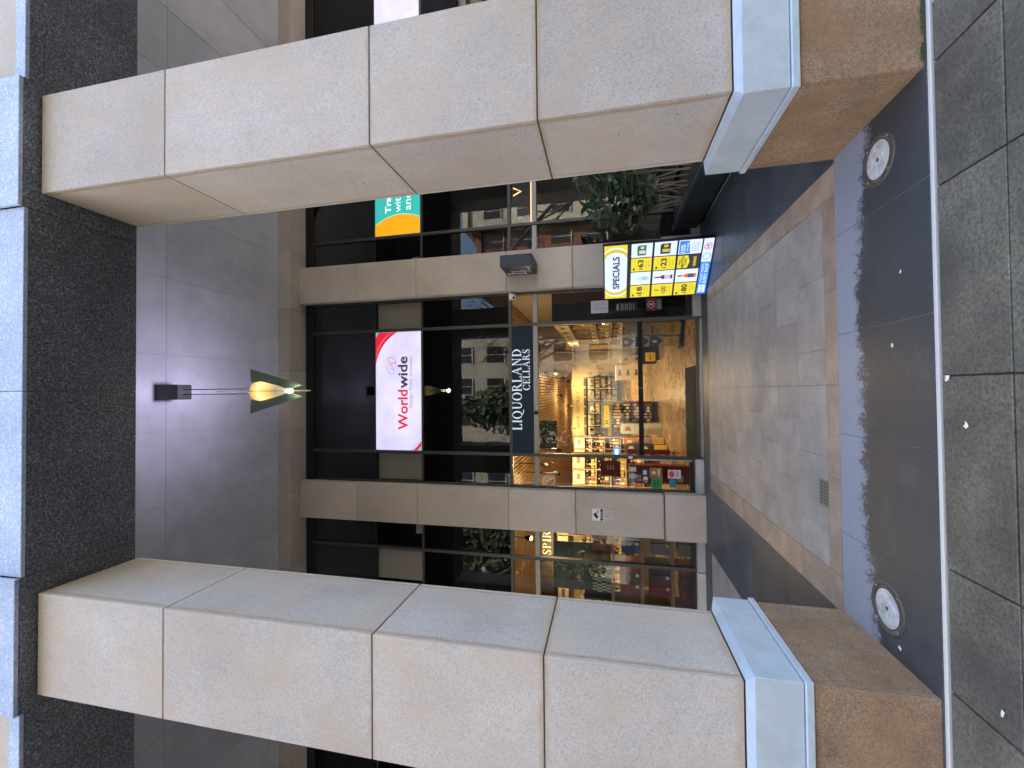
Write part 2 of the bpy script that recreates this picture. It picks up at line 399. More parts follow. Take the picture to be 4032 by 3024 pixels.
strip = struct(MB().box(-14, 14, 2.411, 2.433, -.03, .004, 0, .002).build('metal_edging_strip', plain('edging_metal', (.62, .63, .61), .45, .1)))

# ------------------------------------------------------------------ columns
XL, XR, YC, YB, ZT = -1.565, 1.637, 2.52, 3.264, 5.987
CW = .796
def make_column(x0, label):
    """x0..x0+CW, stone slabs hung on a core, metal band, stained plinth"""
    x1 = x0+CW; t = .036; g = .004
    root = thing('stone_column', label, 'column', (0, 0, 0), 'stone clad columns along the street edge')
    zs = [.845, JZ[0], JZ[1], JZ[2], ZT]
    B(x0+.016, x1-.016, YC+.016, YB-.016, .55, ZT-.004).build('core', joint_mat, root)
    for k in range(4):
        a, b = zs[k]+g, zs[k+1]-g
        if k == 3: b = ZT-.012
        B(x0, x1, YC, YC+t, a, b, .003).build('stone_slab', column_stone, root)
        B(x0, x1, YB-t, YB, a, b, .003).build('stone_slab', column_stone, root)
        for xx, yy in ((x0, x0+t), (x1-t, x1)):
            B(xx, yy, YC+t+g, YB-t-g, a, b, .003).build('stone_slab', column_stone, root)
    # plinth
    d = .064
    pl = B(x0-d+.012, x1+d-.012, YC-d+.012, YB+d-.012, -.05, .54).build('plinth', joint_mat, root)
    B(x0-d, x1+d, YC-d, YC-d+.05, -.04, .541, .006).build('stone_slab', plinth_stone, pl)
    B(x0-d, x1+d, YB+d-.05, YB+d, -.04, .541, .006).build('stone_slab', plinth_stone, pl)
    for xx, yy in ((x0-d, x0-d+.05), (x1+d-.05, x1+d)):
        B(xx, yy, YC-d+.0535, YB+d-.0535, -.04, .541, .006).build('stone_slab', plinth_stone, pl)
    # metal band with sloped top lip
    e = .07
    band = B(x0-e, x1+e, YC-e, YB+e, .588, .815, .004).build('metal_band', cap_mat, root)
    B(x0-e-.012, x1+e+.012, YC-e-.012, YB+e+.012, .546, .585, .004).build('lower_trim', cap_mat, band)
    mb = MB(); o, i_ = e, .004
    ring0 = [(x0-o, YC-o, .815), (x1+o, YC-o, .815), (x1+o, YB+o, .815), (x0-o, YB+o, .815)]
    ring1 = [(x0-i_, YC-i_, .842), (x1+i_, YC-i_, .842), (x1+i_, YB+i_, .842), (x0-i_, YB+i_, .842)]
    for k in range(4): mb.quad(ring0[k], ring0[(k+1) % 4], ring1[(k+1) % 4], ring1[k])
    mb.build('sloped_lip', cap_mat, band)
    return root
make_column(XL-CW, 'pale stone column left of the entrance, its inner side bluish grey')
make_column(XR, 'pale stone column right of the entrance, its inner side warm beige')
make_column(XR+4.0, 'pale stone column one bay further along beyond the planter')
make_column(XL-CW-4.0, 'pale stone column one bay further along past the red hamper window')

# ------------------------------------------------------------------ the building: granite beam, upper wall, ceiling
bld = thing('office_building', 'office building front with dark granite beam over the arcade columns', 'building', (0, 2.42, 0))
def part(mb, name, mat, root=bld):
    o = mb.build(name, mat, root); o.location = -root.location; return o
part(B(-13, 13, 2.45, 3.235, 6.0, 8.6), 'beam_core', joint_mat)
bx = [-6.6, -5.3, -3.95, -2.455, -1.405, .04, 1.49, 2.515, 4.0, 5.4, 6.9]
for a, b in zip(bx[:-1], bx[1:]):
    bump = (a, b) in ((-2.455, -1.405), (1.49, 2.515))
    y0 = 2.385 if bump else 2.42
    part(B(a+.002, b-.002, y0+.03, 3.245, ZT, ZT+.04, .002), 'soffit_slab', granite)
    fh = .11 if a > 2.4 or b < -2.4 else .26
    part(B(a+.002, b-.002, y0, y0+.028, ZT-.002, ZT+fh-.004, .003), 'fascia_slab', sky_tinted_granite)
    part(B(a+.002, b-.002, y0+.012, 2.46, ZT+fh, ZT+1.6, .003), 'cladding_slab', column_stone)
part(B(-13, 13, 2.47, 30, 7.80, 22), 'upper_block', column_stone)
part(B(-13, 13, 2.43, 2.466, 7.6, 22), 'upper_cladding', column_stone)
for a, b in ((-13, -6.604), (6.904, 13)):
    part(B(a, b, 2.42, 3.245, ZT, ZT+1.8), 'end_beam', granite)
ZC = 7.754
ceiling = struct(MB().box(-13, 13, 3.2, 7.6, ZC+.007, ZC+.04).build('arcade_ceiling', plain('ceiling_joint', (.46, .47, .54), .8)))
cx = [-7.1, -5.92, -4.83, -3.76, -2.68, -1.6, -.53, .58, 1.69, 2.72, 3.75, 4.7, 5.66, 6.6, 7.7]
for a, b in zip(cx[:-1], cx[1:]):
    for y0, y1 in ((3.25, 4.94), (4.94, 7.11)):
        w = .007 if random.random() < .5 else .004
        B(a+w, b-.003, y0+.003, y1-.003, ZC+random.uniform(0, .002), ZC+.02, .002).build('ceiling_panel', ceil_mat, ceiling)

# facade: head beam and piers ------------------------------------------------
YF, YP, YG, ZS = 7.109, 7.39, 7.61, 7.514      # head beam face, pier face, glass, soffit
hb = thing('head_beam', 'brownish stone head beam spanning above the shop windows', 'beam', (0, YF, ZS))
for k, (a, b) in enumerate(zip([-9.6, -6.4, -4.55, -3.35, -1.92, -.72, .44, 1.64, 2.78, 3.95, 5.2, 6.4], [-6.4, -4.55, -3.35, -1.92, -.72, .44, 1.64, 2.78, 3.95, 5.2, 6.4, 9.6])):
    o = B(a+.003, b-.003, YF, YF+.04, ZS+.002, ZC+.01, .003).build('stone_slab', pier_stone, hb); o.location = -hb.location
    o = B(a+.003, b-.003, YF+.043, YG+.06, ZS, ZS+.03, .003).build('soffit_stone', pier_stone, hb); o.location = -hb.location
o = B(-9.6, 9.6, YF+.05, 8.2, ZS+.035, 7.79).build('beam_core', joint_mat, hb); o.location = -hb.location
PZ = [0, .641, 2.08, 3.258, 5.0, 6.25, ZS]
def make_pier(x0, x1, label):
    root = thing('stone_pier', label, 'pier', (0, 0, 0), 'stone piers between the shop windows')
    B(x0+.012, x1-.012, YP+.012, 7.9, 0, ZS-.01).build('core', joint_mat, root)
    for k in range(6):
        d = .02 if k == 0 else 0
        gb = .004 if k else 0; gt = .003 if k else .016
        B(x0-d, x1+d, YP-d, YP+.035, PZ[k]+gb, PZ[k+1]-gt, .004).build('stone_slab', pier_stone, root)
        for a, b in ((x0-d, x0+.03), (x1-.03, x1+d)):
            B(a, b, YP+.038, YG-.04, PZ[k]+gb, PZ[k+1]-gt, .004).build('stone_slab', pier_stone, root)
    return root
make_pier(-2.451, -1.736, 'stone pier left of the shop door carrying the camera notice')
make_pier(1.7925, 2.506, 'stone pier right of the shop door behind the lit price screen')
make_pier(5.5, 6.215, 'stone pier at the far end of the planter bay')
make_pier(-6.16, -5.445, 'stone pier at the far end of the hamper window')
for s in (-1, 1):
    part(B(s*9.6, s*13, 7.4, 7.9, 0, 7.6), 'side_wall', pier_stone)

# ------------------------------------------------------------------ shop windows
def shopfront(name, label, x0, x1, mulls, doors=False, lower='pane', wide=.054):
    root = thing(name, label, 'shop window', ((x0+x1)/2, YG, 0))
    L = lambda o: (setattr(o, 'location', -root.location), o)[1]
    zt = [3.212, 4.95, 5.965]; hw = .028
    for mx in mulls: L(B(mx-hw, mx+hw, YG-.045, YG+.045, .02, 7.34, .003).build('mullion', frame_mat, root))
    for ex in (x0+.02, x1-.02): L(B(ex-.02, ex+.02, YG-.035, YG+.04, .02, 7.34, .003).build('jamb', frame_mat, root))
    L(B(x0, x1, YG-.04, YG+.06, 7.34, 7.51, .003).build('head', frame_dark, root))
    cells = [x0+.04]+sum([[mx-hw, mx+hw] for mx in mulls], [])+[x1-.04]
    for i in range(0, len(cells), 2):
        a, b = cells[i], cells[i+1]
        centre = doors and i == 2
        for z, t in ((zt[0], .058), (zt[1], .04)):
            L(B(a, b, YG-.04, YG+.04, z, z+t, .003).build('transom', frame_mat, root))
        L(B(a, b, YG-.02, YG+.03, zt[2]-.02, zt[2]+.015, .002).build('transom', frame_dark, root))
        L(B(a, b, YG-.004, YG+.004, zt[2]+.018, 7.338).build('pane', dim_glass, root))
        L(B(a, b, YG-.004, YG+.004, zt[0]+.06, zt[1]-.002).build('pane', dim_glass, root))
        if not centre:
            L(B(a, b, YG-.03, YG+.035, 2.735, 2.82, .003).build('transom', head_mat, root))
            L(B(a, b, YG-.004, YG+.004, 2.822, 3.21).build('pane', clear, root))
            L(B(a, b, YG-.03, YG+.035, .13, .2, .003).build('bottom_rail', frame_dark, root))
            L(B(a, b, YG-.004, YG+.004, .202, 2.733).build('pane', clear, root))
            L(B(a-.02, b+.02, YG-.14, YG+.05, .0, .125, .006).build('sill', stone('sill_stone', (.42, .42, .42), (.5, .5, .5), 90, .6, .2), root))
    return root, L
sf, L = shopfront('shop_entrance', 'glazed shop entrance with bronze frame and tall panes above', -1.736, 1.7925, (-1.146, 1.205), True)
# door bay
sign_lit = emit('lit_white_lettering', (.75, .85, 1), .085)
dl, dr = -1.116, 1.175
L(B(dl, dr, YG-.03, YG+.035, 2.735, 2.822, .003).build('transom', head_mat, sf))
L(B(dl, dr, YG-.06, YG-.02, 2.826, 3.208, .003).build('sign_board', navy, sf))
L(lettering('LIQUORLAND', .028, 3.1, 1.46, None, sign_lit, sf, y=YG-.064, serif=True))
L(lettering('CELLARS', .385, 2.945, .735, None, sign_lit, sf, y=YG-.064, serif=True))
L(B(-.42, -.36, YG-.055, YG-.02, 2.745, 2.812, .006).build('door_sensor', black, sf))
for k, (a, b) in enumerate(((dl, .03), (.034, dr))):
    dy = .0 if k == 0 else .02
    d = thing_part = B(a, b, YG-.004+dy, YG+.004+dy, .07, 2.733).build('door', clear, sf); L(d)
    B(a, b, YG-.012+dy, YG+.012+dy, .925, 1.003, .002).build('safety_band', black, d)
    B(a, b, YG-.012+dy, YG+.012+dy, .028, .068, .002).build('bottom_rail', frame_mat, d)
    lettering('LIQUORLAND', (-.28 if k == 0 else .78), 1.06, .38, .052, white, d, y=YG-.008+dy, serif=True)
L(B(dl, dr, YG-.12, YG+.08, -.002, .024, .004).build('threshold', plain('threshold_metal', (.45, .46, .47), .4, .7), sf))
L(B(-1.192, -1.168, YG-.10, YG-.078, .172, 1.0, .004).build('pull_handle', steel, sf))
L(B(-1.178, -1.128, YG-.062, YG-.047, 1.12, 1.19, .004).build('key_switch', plain('pale_plastic', (.55, .62, .68), .4), sf))
sfL, LL = shopfront('hamper_window', 'shop window left of the entrance showing stacked hampers on wooden shelves', -5.445, -2.451, (-4.6, -2.99))
sfR, LR = shopfront('planter_window', 'dark shop window behind the planter shrub', 2.506, 5.5, (3.035, 4.9))
shopfront('dark_window', 'dark shop window beyond the right column', 6.215, 9.6, (6.76, 9.0))
shopfront('dark_window', 'dark shop window beyond the left column', -9.6, -6.16, (-9.0, -6.7))
# grey infill panels beside the light boxes
pan = plain('grey_infill_panel', (.20, .195, .18), .6)
for a, b, z0, z1, rt, ll in ((1.24, 1.745, 4.995, 5.94, sf, L), (-1.69, -1.18, 4.995, 5.94, sf, L), (-3.62, -3.03, 4.995, 6.9, sfL, LL)):
    ll(B(a, b, YG+.06, YG+.08, z0, z1, .002).build('infill_panel', pan, rt))
LL(B(-2.72, -2.5, YG+.06, YG+.12, 5.0, 5.16, .002).build('window_box', pan, sfL))
LR(B(2.53, 2.6, YG-.03, YG+.1, 5.02, 5.16, .002).build('window_box', pan, sfR))

# ------------------------------------------------------------------ light boxes in the upper windows
def arc_pts(x0, z0, x1, z1, sag, n=14):
    out = []
    for k in range(n+1):
        t = k/n; x = x0+(x1-x0)*t; z = z0+(z1-z0)*t; nx, nz = -(z1-z0), (x1-x0); l = math.hypot(nx, nz)
        b = 4*t*(1-t)*sag; out.append((x+nx/l*b, z+nz/l*b))
    return out
def flat(parent, name, pts, y, mat):
    return MB().poly([(x, y, z) for x, z in pts]).build(name, mat, parent)
def lightbox_mat():
    mt, t, b = base_mat('lightbox_diffuser'); n = N(t); p = n.pos()
    f = n.noise(p, 2.2, 3)
    col = n.mix(n.ramp(f, (.35, 0), (.7, 1)), (.60, .55, .86), (.80, .77, .98))
    n.link(col, b.inputs['Emission Color']); b.inputs['Emission Strength'].default_value = LB
    b.inputs['Base Color'].default_value = (.3, .3, .3, 1); return mt
LB = .135
lb_mat = lightbox_mat()
red_e = emit('backlit_red', (.75, .015, .05), LB*.85); navy_e = emit('backlit_navy', (.03, .025, .07), LB)
grey_e = emit('backlit_grey', (.22, .2, .32), LB); teal_e = emit('backlit_teal', (.08, .42, .40), LB*1.3)
pinkred_e = emit('backlit_pink_red', (.75, .04, .16), LB)
y0 = YG-.034
wb = thing('light_box_sign', 'lavender white light box sign with red Worldwide lettering above the entrance', 'sign', (.02, y0, 4.99))
P_ = lambda o: (setattr(o, 'location', -wb.location), o)[1]
P_(B(-1.112, 1.172, y0, YG-.006, 4.993, 5.942).build('diffuser', lb_mat, wb))
xl, xr, zb, zt_ = -1.11, 1.17, 4.995, 5.94
y1 = y0-.003
top = arc_pts(xr-.02, zt_-.46, xr-.62, zt_, -.07)
P_(flat(wb, 'corner_swoosh', [(xr, zt_)]+[(xr, zt_-.46)]+arc_pts(xr, zt_-.46, xr-.62, zt_, -.09)[1:], y1, red_e))
P_(flat(wb, 'corner_swoosh', [(xr, zt_-.002), (xr-.10, zt_-.002), (xr-.002, zt_-.07)], y1-.002, teal_e))
a1 = arc_pts(xr, zt_-.36, xr-.50, zt_, -.075); a2 = arc_pts(xr, zt_-.35, xr-.48, zt_, -.075)
P_(flat(wb, 'swoosh_line', a1+a2[::-1], y1-.002, emit('backlit_rose', (.85, .3, .35), LB)))
P_(flat(wb, 'corner_swoosh', [(xl, zb), (xl+.19, zb)]+arc_pts(xl+.19, zb, xl, zb+.17, .012)[1:], y1, red_e))
P_(flat(wb, 'corner_swoosh', [(xl+.002, zb+.002), (xl+.09, zb+.002), (xl+.002, zb+.08)], y1-.002, teal_e))
g1 = arc_pts(xl+.25, zb, xl, zb+.22, .012); g2 = arc_pts(xl+.24, zb, xl, zb+.21, .012)
P_(flat(wb, 'swoosh_line', g1+g2[::-1], y1-.002, grey_e))
P_(lettering('World', -.335, 5.37, .77, .205, red_e, wb, y=y1, bold=.022))
P_(lettering('wide', .385, 5.37, .62, .205, navy_e, wb, y=y1, bold=.022))
P_(lettering('Design. Print. Innovate.', .195, 5.195, 1.0, .085, grey_e, wb, y=y1))
def loop(cx, cz, rx, rz, ang, mat, w=.010):
    mb = MB(); n = 28; ca, sa = math.cos(R(ang)), math.sin(R(ang))
    def pt(t, d): x, z = (rx+d)*math.cos(t), (rz+d)*math.sin(t); return (cx+x*ca-z*sa, y1-.001, cz+x*sa+z*ca)
    for k in range(n):
        t0, t1 = 2*math.pi*k/n, 2*math.pi*(k+1)/n
        mb.quad(pt(t0, 0), pt(t0, w), pt(t1, w), pt(t1, 0))
    P_(mb.build('emblem_loop', mat, wb))
loop(.585, 5.70, .10, .055, 125, emit('backlit_orange', (.85, .45, .1), LB))
loop(.62, 5.60, .085, .05, 60, emit('backlit_violet', (.25, .12, .5), LB))
loop(.45, 5.63, .10, .055, 25, emit('backlit_cyan', (.1, .45, .55), LB))
loop(.52, 5.565, .075, .045, -35, emit('backlit_crimson', (.8, .1, .2), LB))

tb = thing('light_box_sign', 'teal and yellow light box sign partly hidden by the right column', 'sign', (3.9, y0, 4.99))
P2 = lambda o: (setattr(o, 'location', -tb.location), o)[1]
tealp = emit('backlit_turquoise', (.035, .50, .44), LB*.9); yel = emit('backlit_yellow', (.95, .42, .006), LB*.85); wte = emit('backlit_white', (.9, .95, .95), LB*1.1)
P2(B(3.066, 4.87, y0, YG-.006, 4.993, 5.942).build('diffuser', tealp, tb))
a1 = [(3.068, 5.94)]+[(3.068, 4.995)]+[(3.37, 4.995)]+arc_pts(3.37, 4.995, 3.27, 5.94, -.13)[1:]
P2(flat(tb, 'yellow_swoosh', a1, y1, yel))
l0, l1 = arc_pts(3.385, 4.995, 3.285, 5.94, -.135), arc_pts(3.377, 4.995, 3.277, 5.94, -.135)
P2(flat(tb, 'swoosh_line', l0+l1[::-1], y1-.001, emit('backlit_lime', (.7, .75, .2), LB*1.4)))
P2(lettering('Tran', 3.50+.215, 5.66, .43, .125, wte, tb, y=y1, bold=.025))
P2(lettering('with', 3.51+.19, 5.46, .38, .14, wte, tb, y=y1))
P2(lettering('and', 3.53+.17, 5.25, .34, .14, wte, tb, y=y1))
# third box, seen to the right of the right column
vb = thing('light_box_sign', 'lavender white light box sign beyond the right column with a red letter', 'sign', (7.6, y0, 4.99))
P3 = lambda o: (setattr(o, 'location', -vb.location), o)[1]
P3(B(6.24, 8.97, y0, YG-.006, 4.993, 5.942).build('diffuser', lb_mat, vb))
P3(lettering('W', 6.83, 5.37, .27, .205, red_e, vb, y=y1, bold=.022))

# ------------------------------------------------------------------ rose gold sign over the planter window
gold_e = emit('lit_rose_gold', (.95, .50, .25), .26)
vs_ = thing('illuminated_sign', 'dark fascia sign with rose gold letter and glowing lower strip', 'sign', (3.9, YG, 2.8))
P4 = lambda o: (setattr(o, 'location', -vs_.location), o)[1]
P4(B(3.068, 4.86, YG+.012, YG+.03, 2.83, 3.2, .002).build('board', plain('sign_dark_brown', (.03, .022, .02), .4), vs_))
P4(B(3.068, 4.86, YG-.02, YG-.008, 2.824, 2.84).build('glow_strip', gold_e, vs_))
mb = MB(); z0, z1 = 3.0, 3.16
mb.poly([(3.575, YG-.016, z1), (3.60, YG-.016, z1), (3.66, YG-.016, z0+.03), (3.65, YG-.016, z0)]).poly([(3.65, YG-.016, z0), (3.66, YG-.016, z0+.03), (3.715, YG-.016, z1), (3.74, YG-.016, z1)])
P4(mb.build('letter', gold_e, vs_))

# ------------------------------------------------------------------ blade sign, camera, notices on the piers
bs = thing('blade_sign', 'navy box sign with white LL emblem projecting from the right pier', 'sign', (2.15, 7.385, 2.97))
P5 = lambda o: (setattr(o, 'location', -bs.location), o)[1]
P5(B(2.056, 2.25, 6.815, 7.386, 2.70, 3.235, .006).build('box', plain('navy_sign_metal', (.018, .034, .052), .45), bs))
def emblem(sgn, x):
    mb = MB()
    def st(y0, y1, z0, z1):
        f = lambda a: 7.09+(a-7.14)*1.75; g = lambda a: 2.985+(a-3.015)*1.35
        y0, y1, z0, z1 = f(y0), f(y1), g(z0), g(z1); mb.quad((x, y0, z0), (x, y1, z0), (x, y1, z1), (x, y0, z1))
    # two interlocked serif Ls, stepped
    st(7.22, 7.255, 2.93, 3.17); st(7.20, 7.275, 3.155, 3.175); st(7.13, 7.275, 2.925, 2.945); st(7.125, 7.14, 2.945, 2.985)
    st(7.15, 7.18, 2.86, 3.10); st(7.13, 7.20, 3.085, 3.105); st(7.03, 7.20, 2.855, 2.875); st(7.025, 7.04, 2.875, 2.92)
    P5(mb.build('emblem', white, bs))
    mb2 = MB()
    for k in range(7): mb2.quad((x, 7.02+k*.036, 2.775), (x, 7.044+k*.036, 2.775), (x, 7.044+k*.036, 2.805), (x, 7.02+k*.036, 2.805))
    P5(mb2.build('small_lettering', plain('grey_print', (.25, .28, .3), .5), bs))
emblem(-1, 2.053)
dc = thing('dome_camera', 'small white dome security camera under the right pier edge', 'camera', (1.70, 7.47, 3.17))
MB().lathe(0, 0, [(.0, -.075), (.035, -.068), (.058, -.035), (.062, .0), (.062, .03)], 16).build('dome', white, dc, True)
MB().lathe(0, 0, [(.065, .03), (.065, .05)], 16).build('base', white, dc)
MB().lathe(-.03, -.045, [(.02, -.05), (.022, -.02)], 12).build('lens', black, dc)
B(.0, .09, -.02, .02, .035, .055).build('bracket', white, dc)
cs = thing('camera_notice', 'white notice with black surveillance camera pictogram on the left pier', 'notice', (-2.104, YP-.002, 1.705))
B(-.1, .1, -.004, 0, -.1, .1).build('plate', plain('notice_white', (.75, .76, .78), .4), cs)
mb = MB(); yy = -.0055
mb.poly([(-.07, yy, .025), (-.035, yy, -.005), (.035, yy, .05), (.0, yy, .082)])
mb.poly([(.02, yy, .012), (.032, yy, .012), (.032, yy, .05), (.02, yy, .042)]).poly([(.02, yy, .0), (.062, yy, .0), (.062, yy, .012), (.02, yy, .012)]).poly([(.062, yy, -.02), (.072, yy, -.02), (.072, yy, .03), (.062, yy, .03)])
mb.poly([(-.095, yy, -.08), (.095, yy, -.08), (.095, yy, -.035), (-.095, yy, -.035)])
mb.build('pictogram', black, cs)
lettering('CCTV', 0, -.057, .12, .032, white, cs, y=-.007, bold=.02)
lettering('IN OPERATION', 0, -.09, .15, .012, black, cs, y=-.0055)
ns = thing('no_smoking_notice', 'small pale notice with red ring below the camera notice', 'notice', (-2.106, YP-.002, 1.525))
B(-.072, .072, -.003, 0, -.075, .072).build('plate', plain('notice_grey', (.5, .49, .5), .5), ns)
mb = MB(); n = 20
for k in range(n):
    t0, t1 = 2*math.pi*k/n, 2*math.pi*(k+1)/n
    q = lambda t, rr: (rr*math.cos(t), -.0045, .02+rr*math.sin(t))
    mb.quad(q(t0, .034), q(t0, .042), q(t1, .042), q(t1, .034))
mb.quad((-.03, -.0045, .045), (-.024, -.0045, .05), (.03, -.0045, -.005), (.024, -.0045, -.01))
mb.build('ring', plain('print_red', (.6, .12, .1), .5), ns)
lettering('NO SMOKING', 0, -.045, .11, .016, plain('print_blue_grey', (.15, .2, .3), .5), ns, y=-.0045)

# ------------------------------------------------------------------ pendant lamp under the arcade ceiling
lamp = thing('pendant_lamp', 'pendant lamp with green glass fins hanging from the arcade ceiling', 'lamp', (.036, 4.87, ZC))
lz = lambda z: z-ZC
B(-.105, .105, -.09, .12, -.40, 0, .006).build('ceiling_box', plain('lamp_box', (.03, .03, .034), .5), lamp)
for s in (-1, 1): MB().tube([(s*.034, 0, -.40), (s*.034, 0, lz(5.75))], .006, 6).build('rod', plain('lamp_rod', (.02, .02, .025), .4, .5), lamp)
gm = green_glass
MB().prism([(.30, lz(6.24)), (.098, lz(6.24)), (.02, lz(5.66)), (.075, lz(5.43))][::-1], -.006, .006).build('glass_fin', gm, lamp)
MB().prism([(-.30, lz(6.24)), (-.098, lz(6.24)), (-.02, lz(5.66)), (-.075, lz(5.43))], -.006, .006).build('glass_fin', gm, lamp)
mb = MB()
mb.prism([(.28, lz(6.5)), (-.28, lz(6.5)), (-.06, lz(5.36)), (.06, lz(5.36))][::-1], -.006, .006)
mb.build('glass_fin', gm, lamp, rot=(0, 0, R(90)))
def shade_mat():
    mt, t, b = base_mat('lit_frosted_glass'); n = N(t); sx = n.new('ShaderNodeSeparateXYZ'); n.link(n.pos(), sx.inputs[0])
    mr = n.new('ShaderNodeMapRange'); mr.inputs[1].default_value = 5.68; mr.inputs[2].default_value = 6.18; n.link(sx.outputs[2], mr.inputs[0])
    n.link(n.ramp(mr.outputs[0], (0, (.10, .11, .10)), (.25, (.20, .16, .08)), (.5, (.95, .55, .14)), (.68, (1.3, .85, .35)), (.85, (.75, .36, .07)), (1, (.45, .2, .05))), b.inputs['Emission Color'])
    b.inputs['Emission Strength'].default_value = .17; b.inputs['Base Color'].default_value = (.4, .38, .3, 1); return mt
cone = MB().lathe(0, 0, [(.03, lz(5.68)), (.07, lz(5.80)), (.115, lz(6.0)), (.132, lz(6.08)), (.125, lz(6.14)), (.09, lz(6.17))], 20, cap=False).build('shade', shade_mat(), lamp, True)
MB().lathe(0, 0, [(.0, lz(5.58)), (.022, lz(5.59)), (.03, lz(5.62)), (.022, lz(5.68))], 14, cap=False).build('bulb', emit('lit_bulb', (1, .92, .7), 2), lamp, True)
def light(kind, name, parent, loc, energy, color, rot=(0, 0, 0), size=.05, spot=None, blend=.6):
    ld = bpy.data.lights.new(name, kind); ld.energy = energy; ld.color = color
    if kind in ('POINT', 'SPOT'): ld.shadow_soft_size = size
    if spot: ld.spot_size = R(spot); ld.spot_blend = blend
    o = bpy.data.objects.new(name, ld); COL.objects.link(o); o.parent = parent; o.location = loc; o.rotation_euler = rot; return o
LAMP_UP = light('SPOT', 'lamp_uplight', lamp, (0, 0, lz(6.2)), 19, (.80, .70, 1), (R(180), 0, 0), .1, 145, 1)
light('POINT', 'lamp_bulb_light', lamp, (0, -.02, lz(5.5)), 2.2, (1, .85, .6), size=.05)

# ------------------------------------------------------------------ lit price screen
sc_ = thing('price_screen', 'free standing lit price screen headed SPECIALS beside the entrance', 'screen', (1.82, 6.80, 0))
Lp, Rp = Vector((1.49, 7.145)), Vector((2.15, 6.45))
wS = (Rp-Lp).length; ang = math.atan2(Rp.y-Lp.y, Rp.x-Lp.x)
sc_.rotation_euler = (0, 0, ang)
HW = wS/2; SH = 1.56
SE = .155
B(-HW, HW, 0, .06, .01, SH, .006).build('cabinet', plain('screen_cabinet', (.008, .008, .010), .3), sc_)
B(-HW+.1, HW-.1, .06, .16, 0, .02).build('foot', black, sc_)
E_ = lambda nm, c, s=1.: emit('screen_'+nm, c, SE*s)
sw, syl, sblk, sblu, sdk = E_('white', (.60, .70, .92)), E_('yellow', (.66, .55, .025)), E_('ink', (.012, .01, .02)), E_('blue', (.03, .2, .8)), E_('dark', (.03, .03, .035))
def tile(name, x0, x1, z0, z1, mat, y=-.002, parent=sc_):
    return MB().quad((x0, y, z0), (x1, y, z0), (x1, y, z1), (x0, y, z1)).build(name, mat, parent)
def lx(u): return -HW+.015+u*(2*HW-.03)       # u: 0 left .. 1 right
hdr = tile('header_tile', lx(0), lx(1), 1.205, 1.54, syl)
def ell(cx, cz, rx, rz, zmin, zmax, n=40):
    pts = []
    for k in range(n):
        t = 2*math.pi*k/n; pts.append((cx+rx*math.cos(t), min(zmax, max(zmin, cz+rz*math.sin(t)))))
    return pts
flat(hdr, 'header_ring', ell(0, 1.372, .43, .30, 1.207, 1.538), -.004, sw)
flat(hdr, 'header_ring', ell(0, 1.372, .405, .285, 1.207, 1.538), -.005, E_('mustard', (.55, .45, .02)))
flat(hdr, 'header_field', ell(0, 1.372, .35, .25, 1.207, 1.538), -.006, sw)
lettering('SPECIALS', 0, 1.368, .57, .105, sblk, sc_, y=-.008, bold=.03)
rows = [(.85, 1.147), (.51, .82), (.17, .485)]
cols = [(0, .235), (.25, .49), (.505, .745), (.76, 1)]
prices = [('$18', '$63'), ('2 for\n$20', '$23'), ('$80', None)]
def bottle_print(cx, z0, z1, body, label, neck, parent):
    h = z1-z0; w = h*.13
    flat(parent, 'bottle_picture', [(cx-w, z0), (cx+w, z0), (cx+w, z0+h*.55), (cx+w*.35, z0+h*.68), (cx+w*.35, z1), (cx-w*.35, z1), (cx-w*.35, z0+h*.68), (cx-w, z0+h*.55)], -.004, body)
    flat(parent, 'bottle_label', [(cx-w, z0+h*.12), (cx+w, z0+h*.12), (cx+w, z0+h*.45), (cx-w, z0+h*.45)], -.0055, label)
    flat(parent, 'bottle_cap', [(cx-w*.38, z0+h*.8), (cx+w*.38, z0+h*.8), (cx+w*.38, z1+.002), (cx-w*.38, z1+.002)], -.0055, neck)
bt = [(E_('pale', (.45, .6, .75)), E_('lav', (.35, .42, .6)), E_('pale2', (.6, .7, .85))), (E_('wine', (.10, .01, .04)), E_('mauve', (.5, .4, .6)), E_('wine2', (.3, .02, .08))), (E_('amber', (.75, .14, .02)), E_('slate', (.06, .07, .09)), E_('indigo', (.08, .05, .25)))]
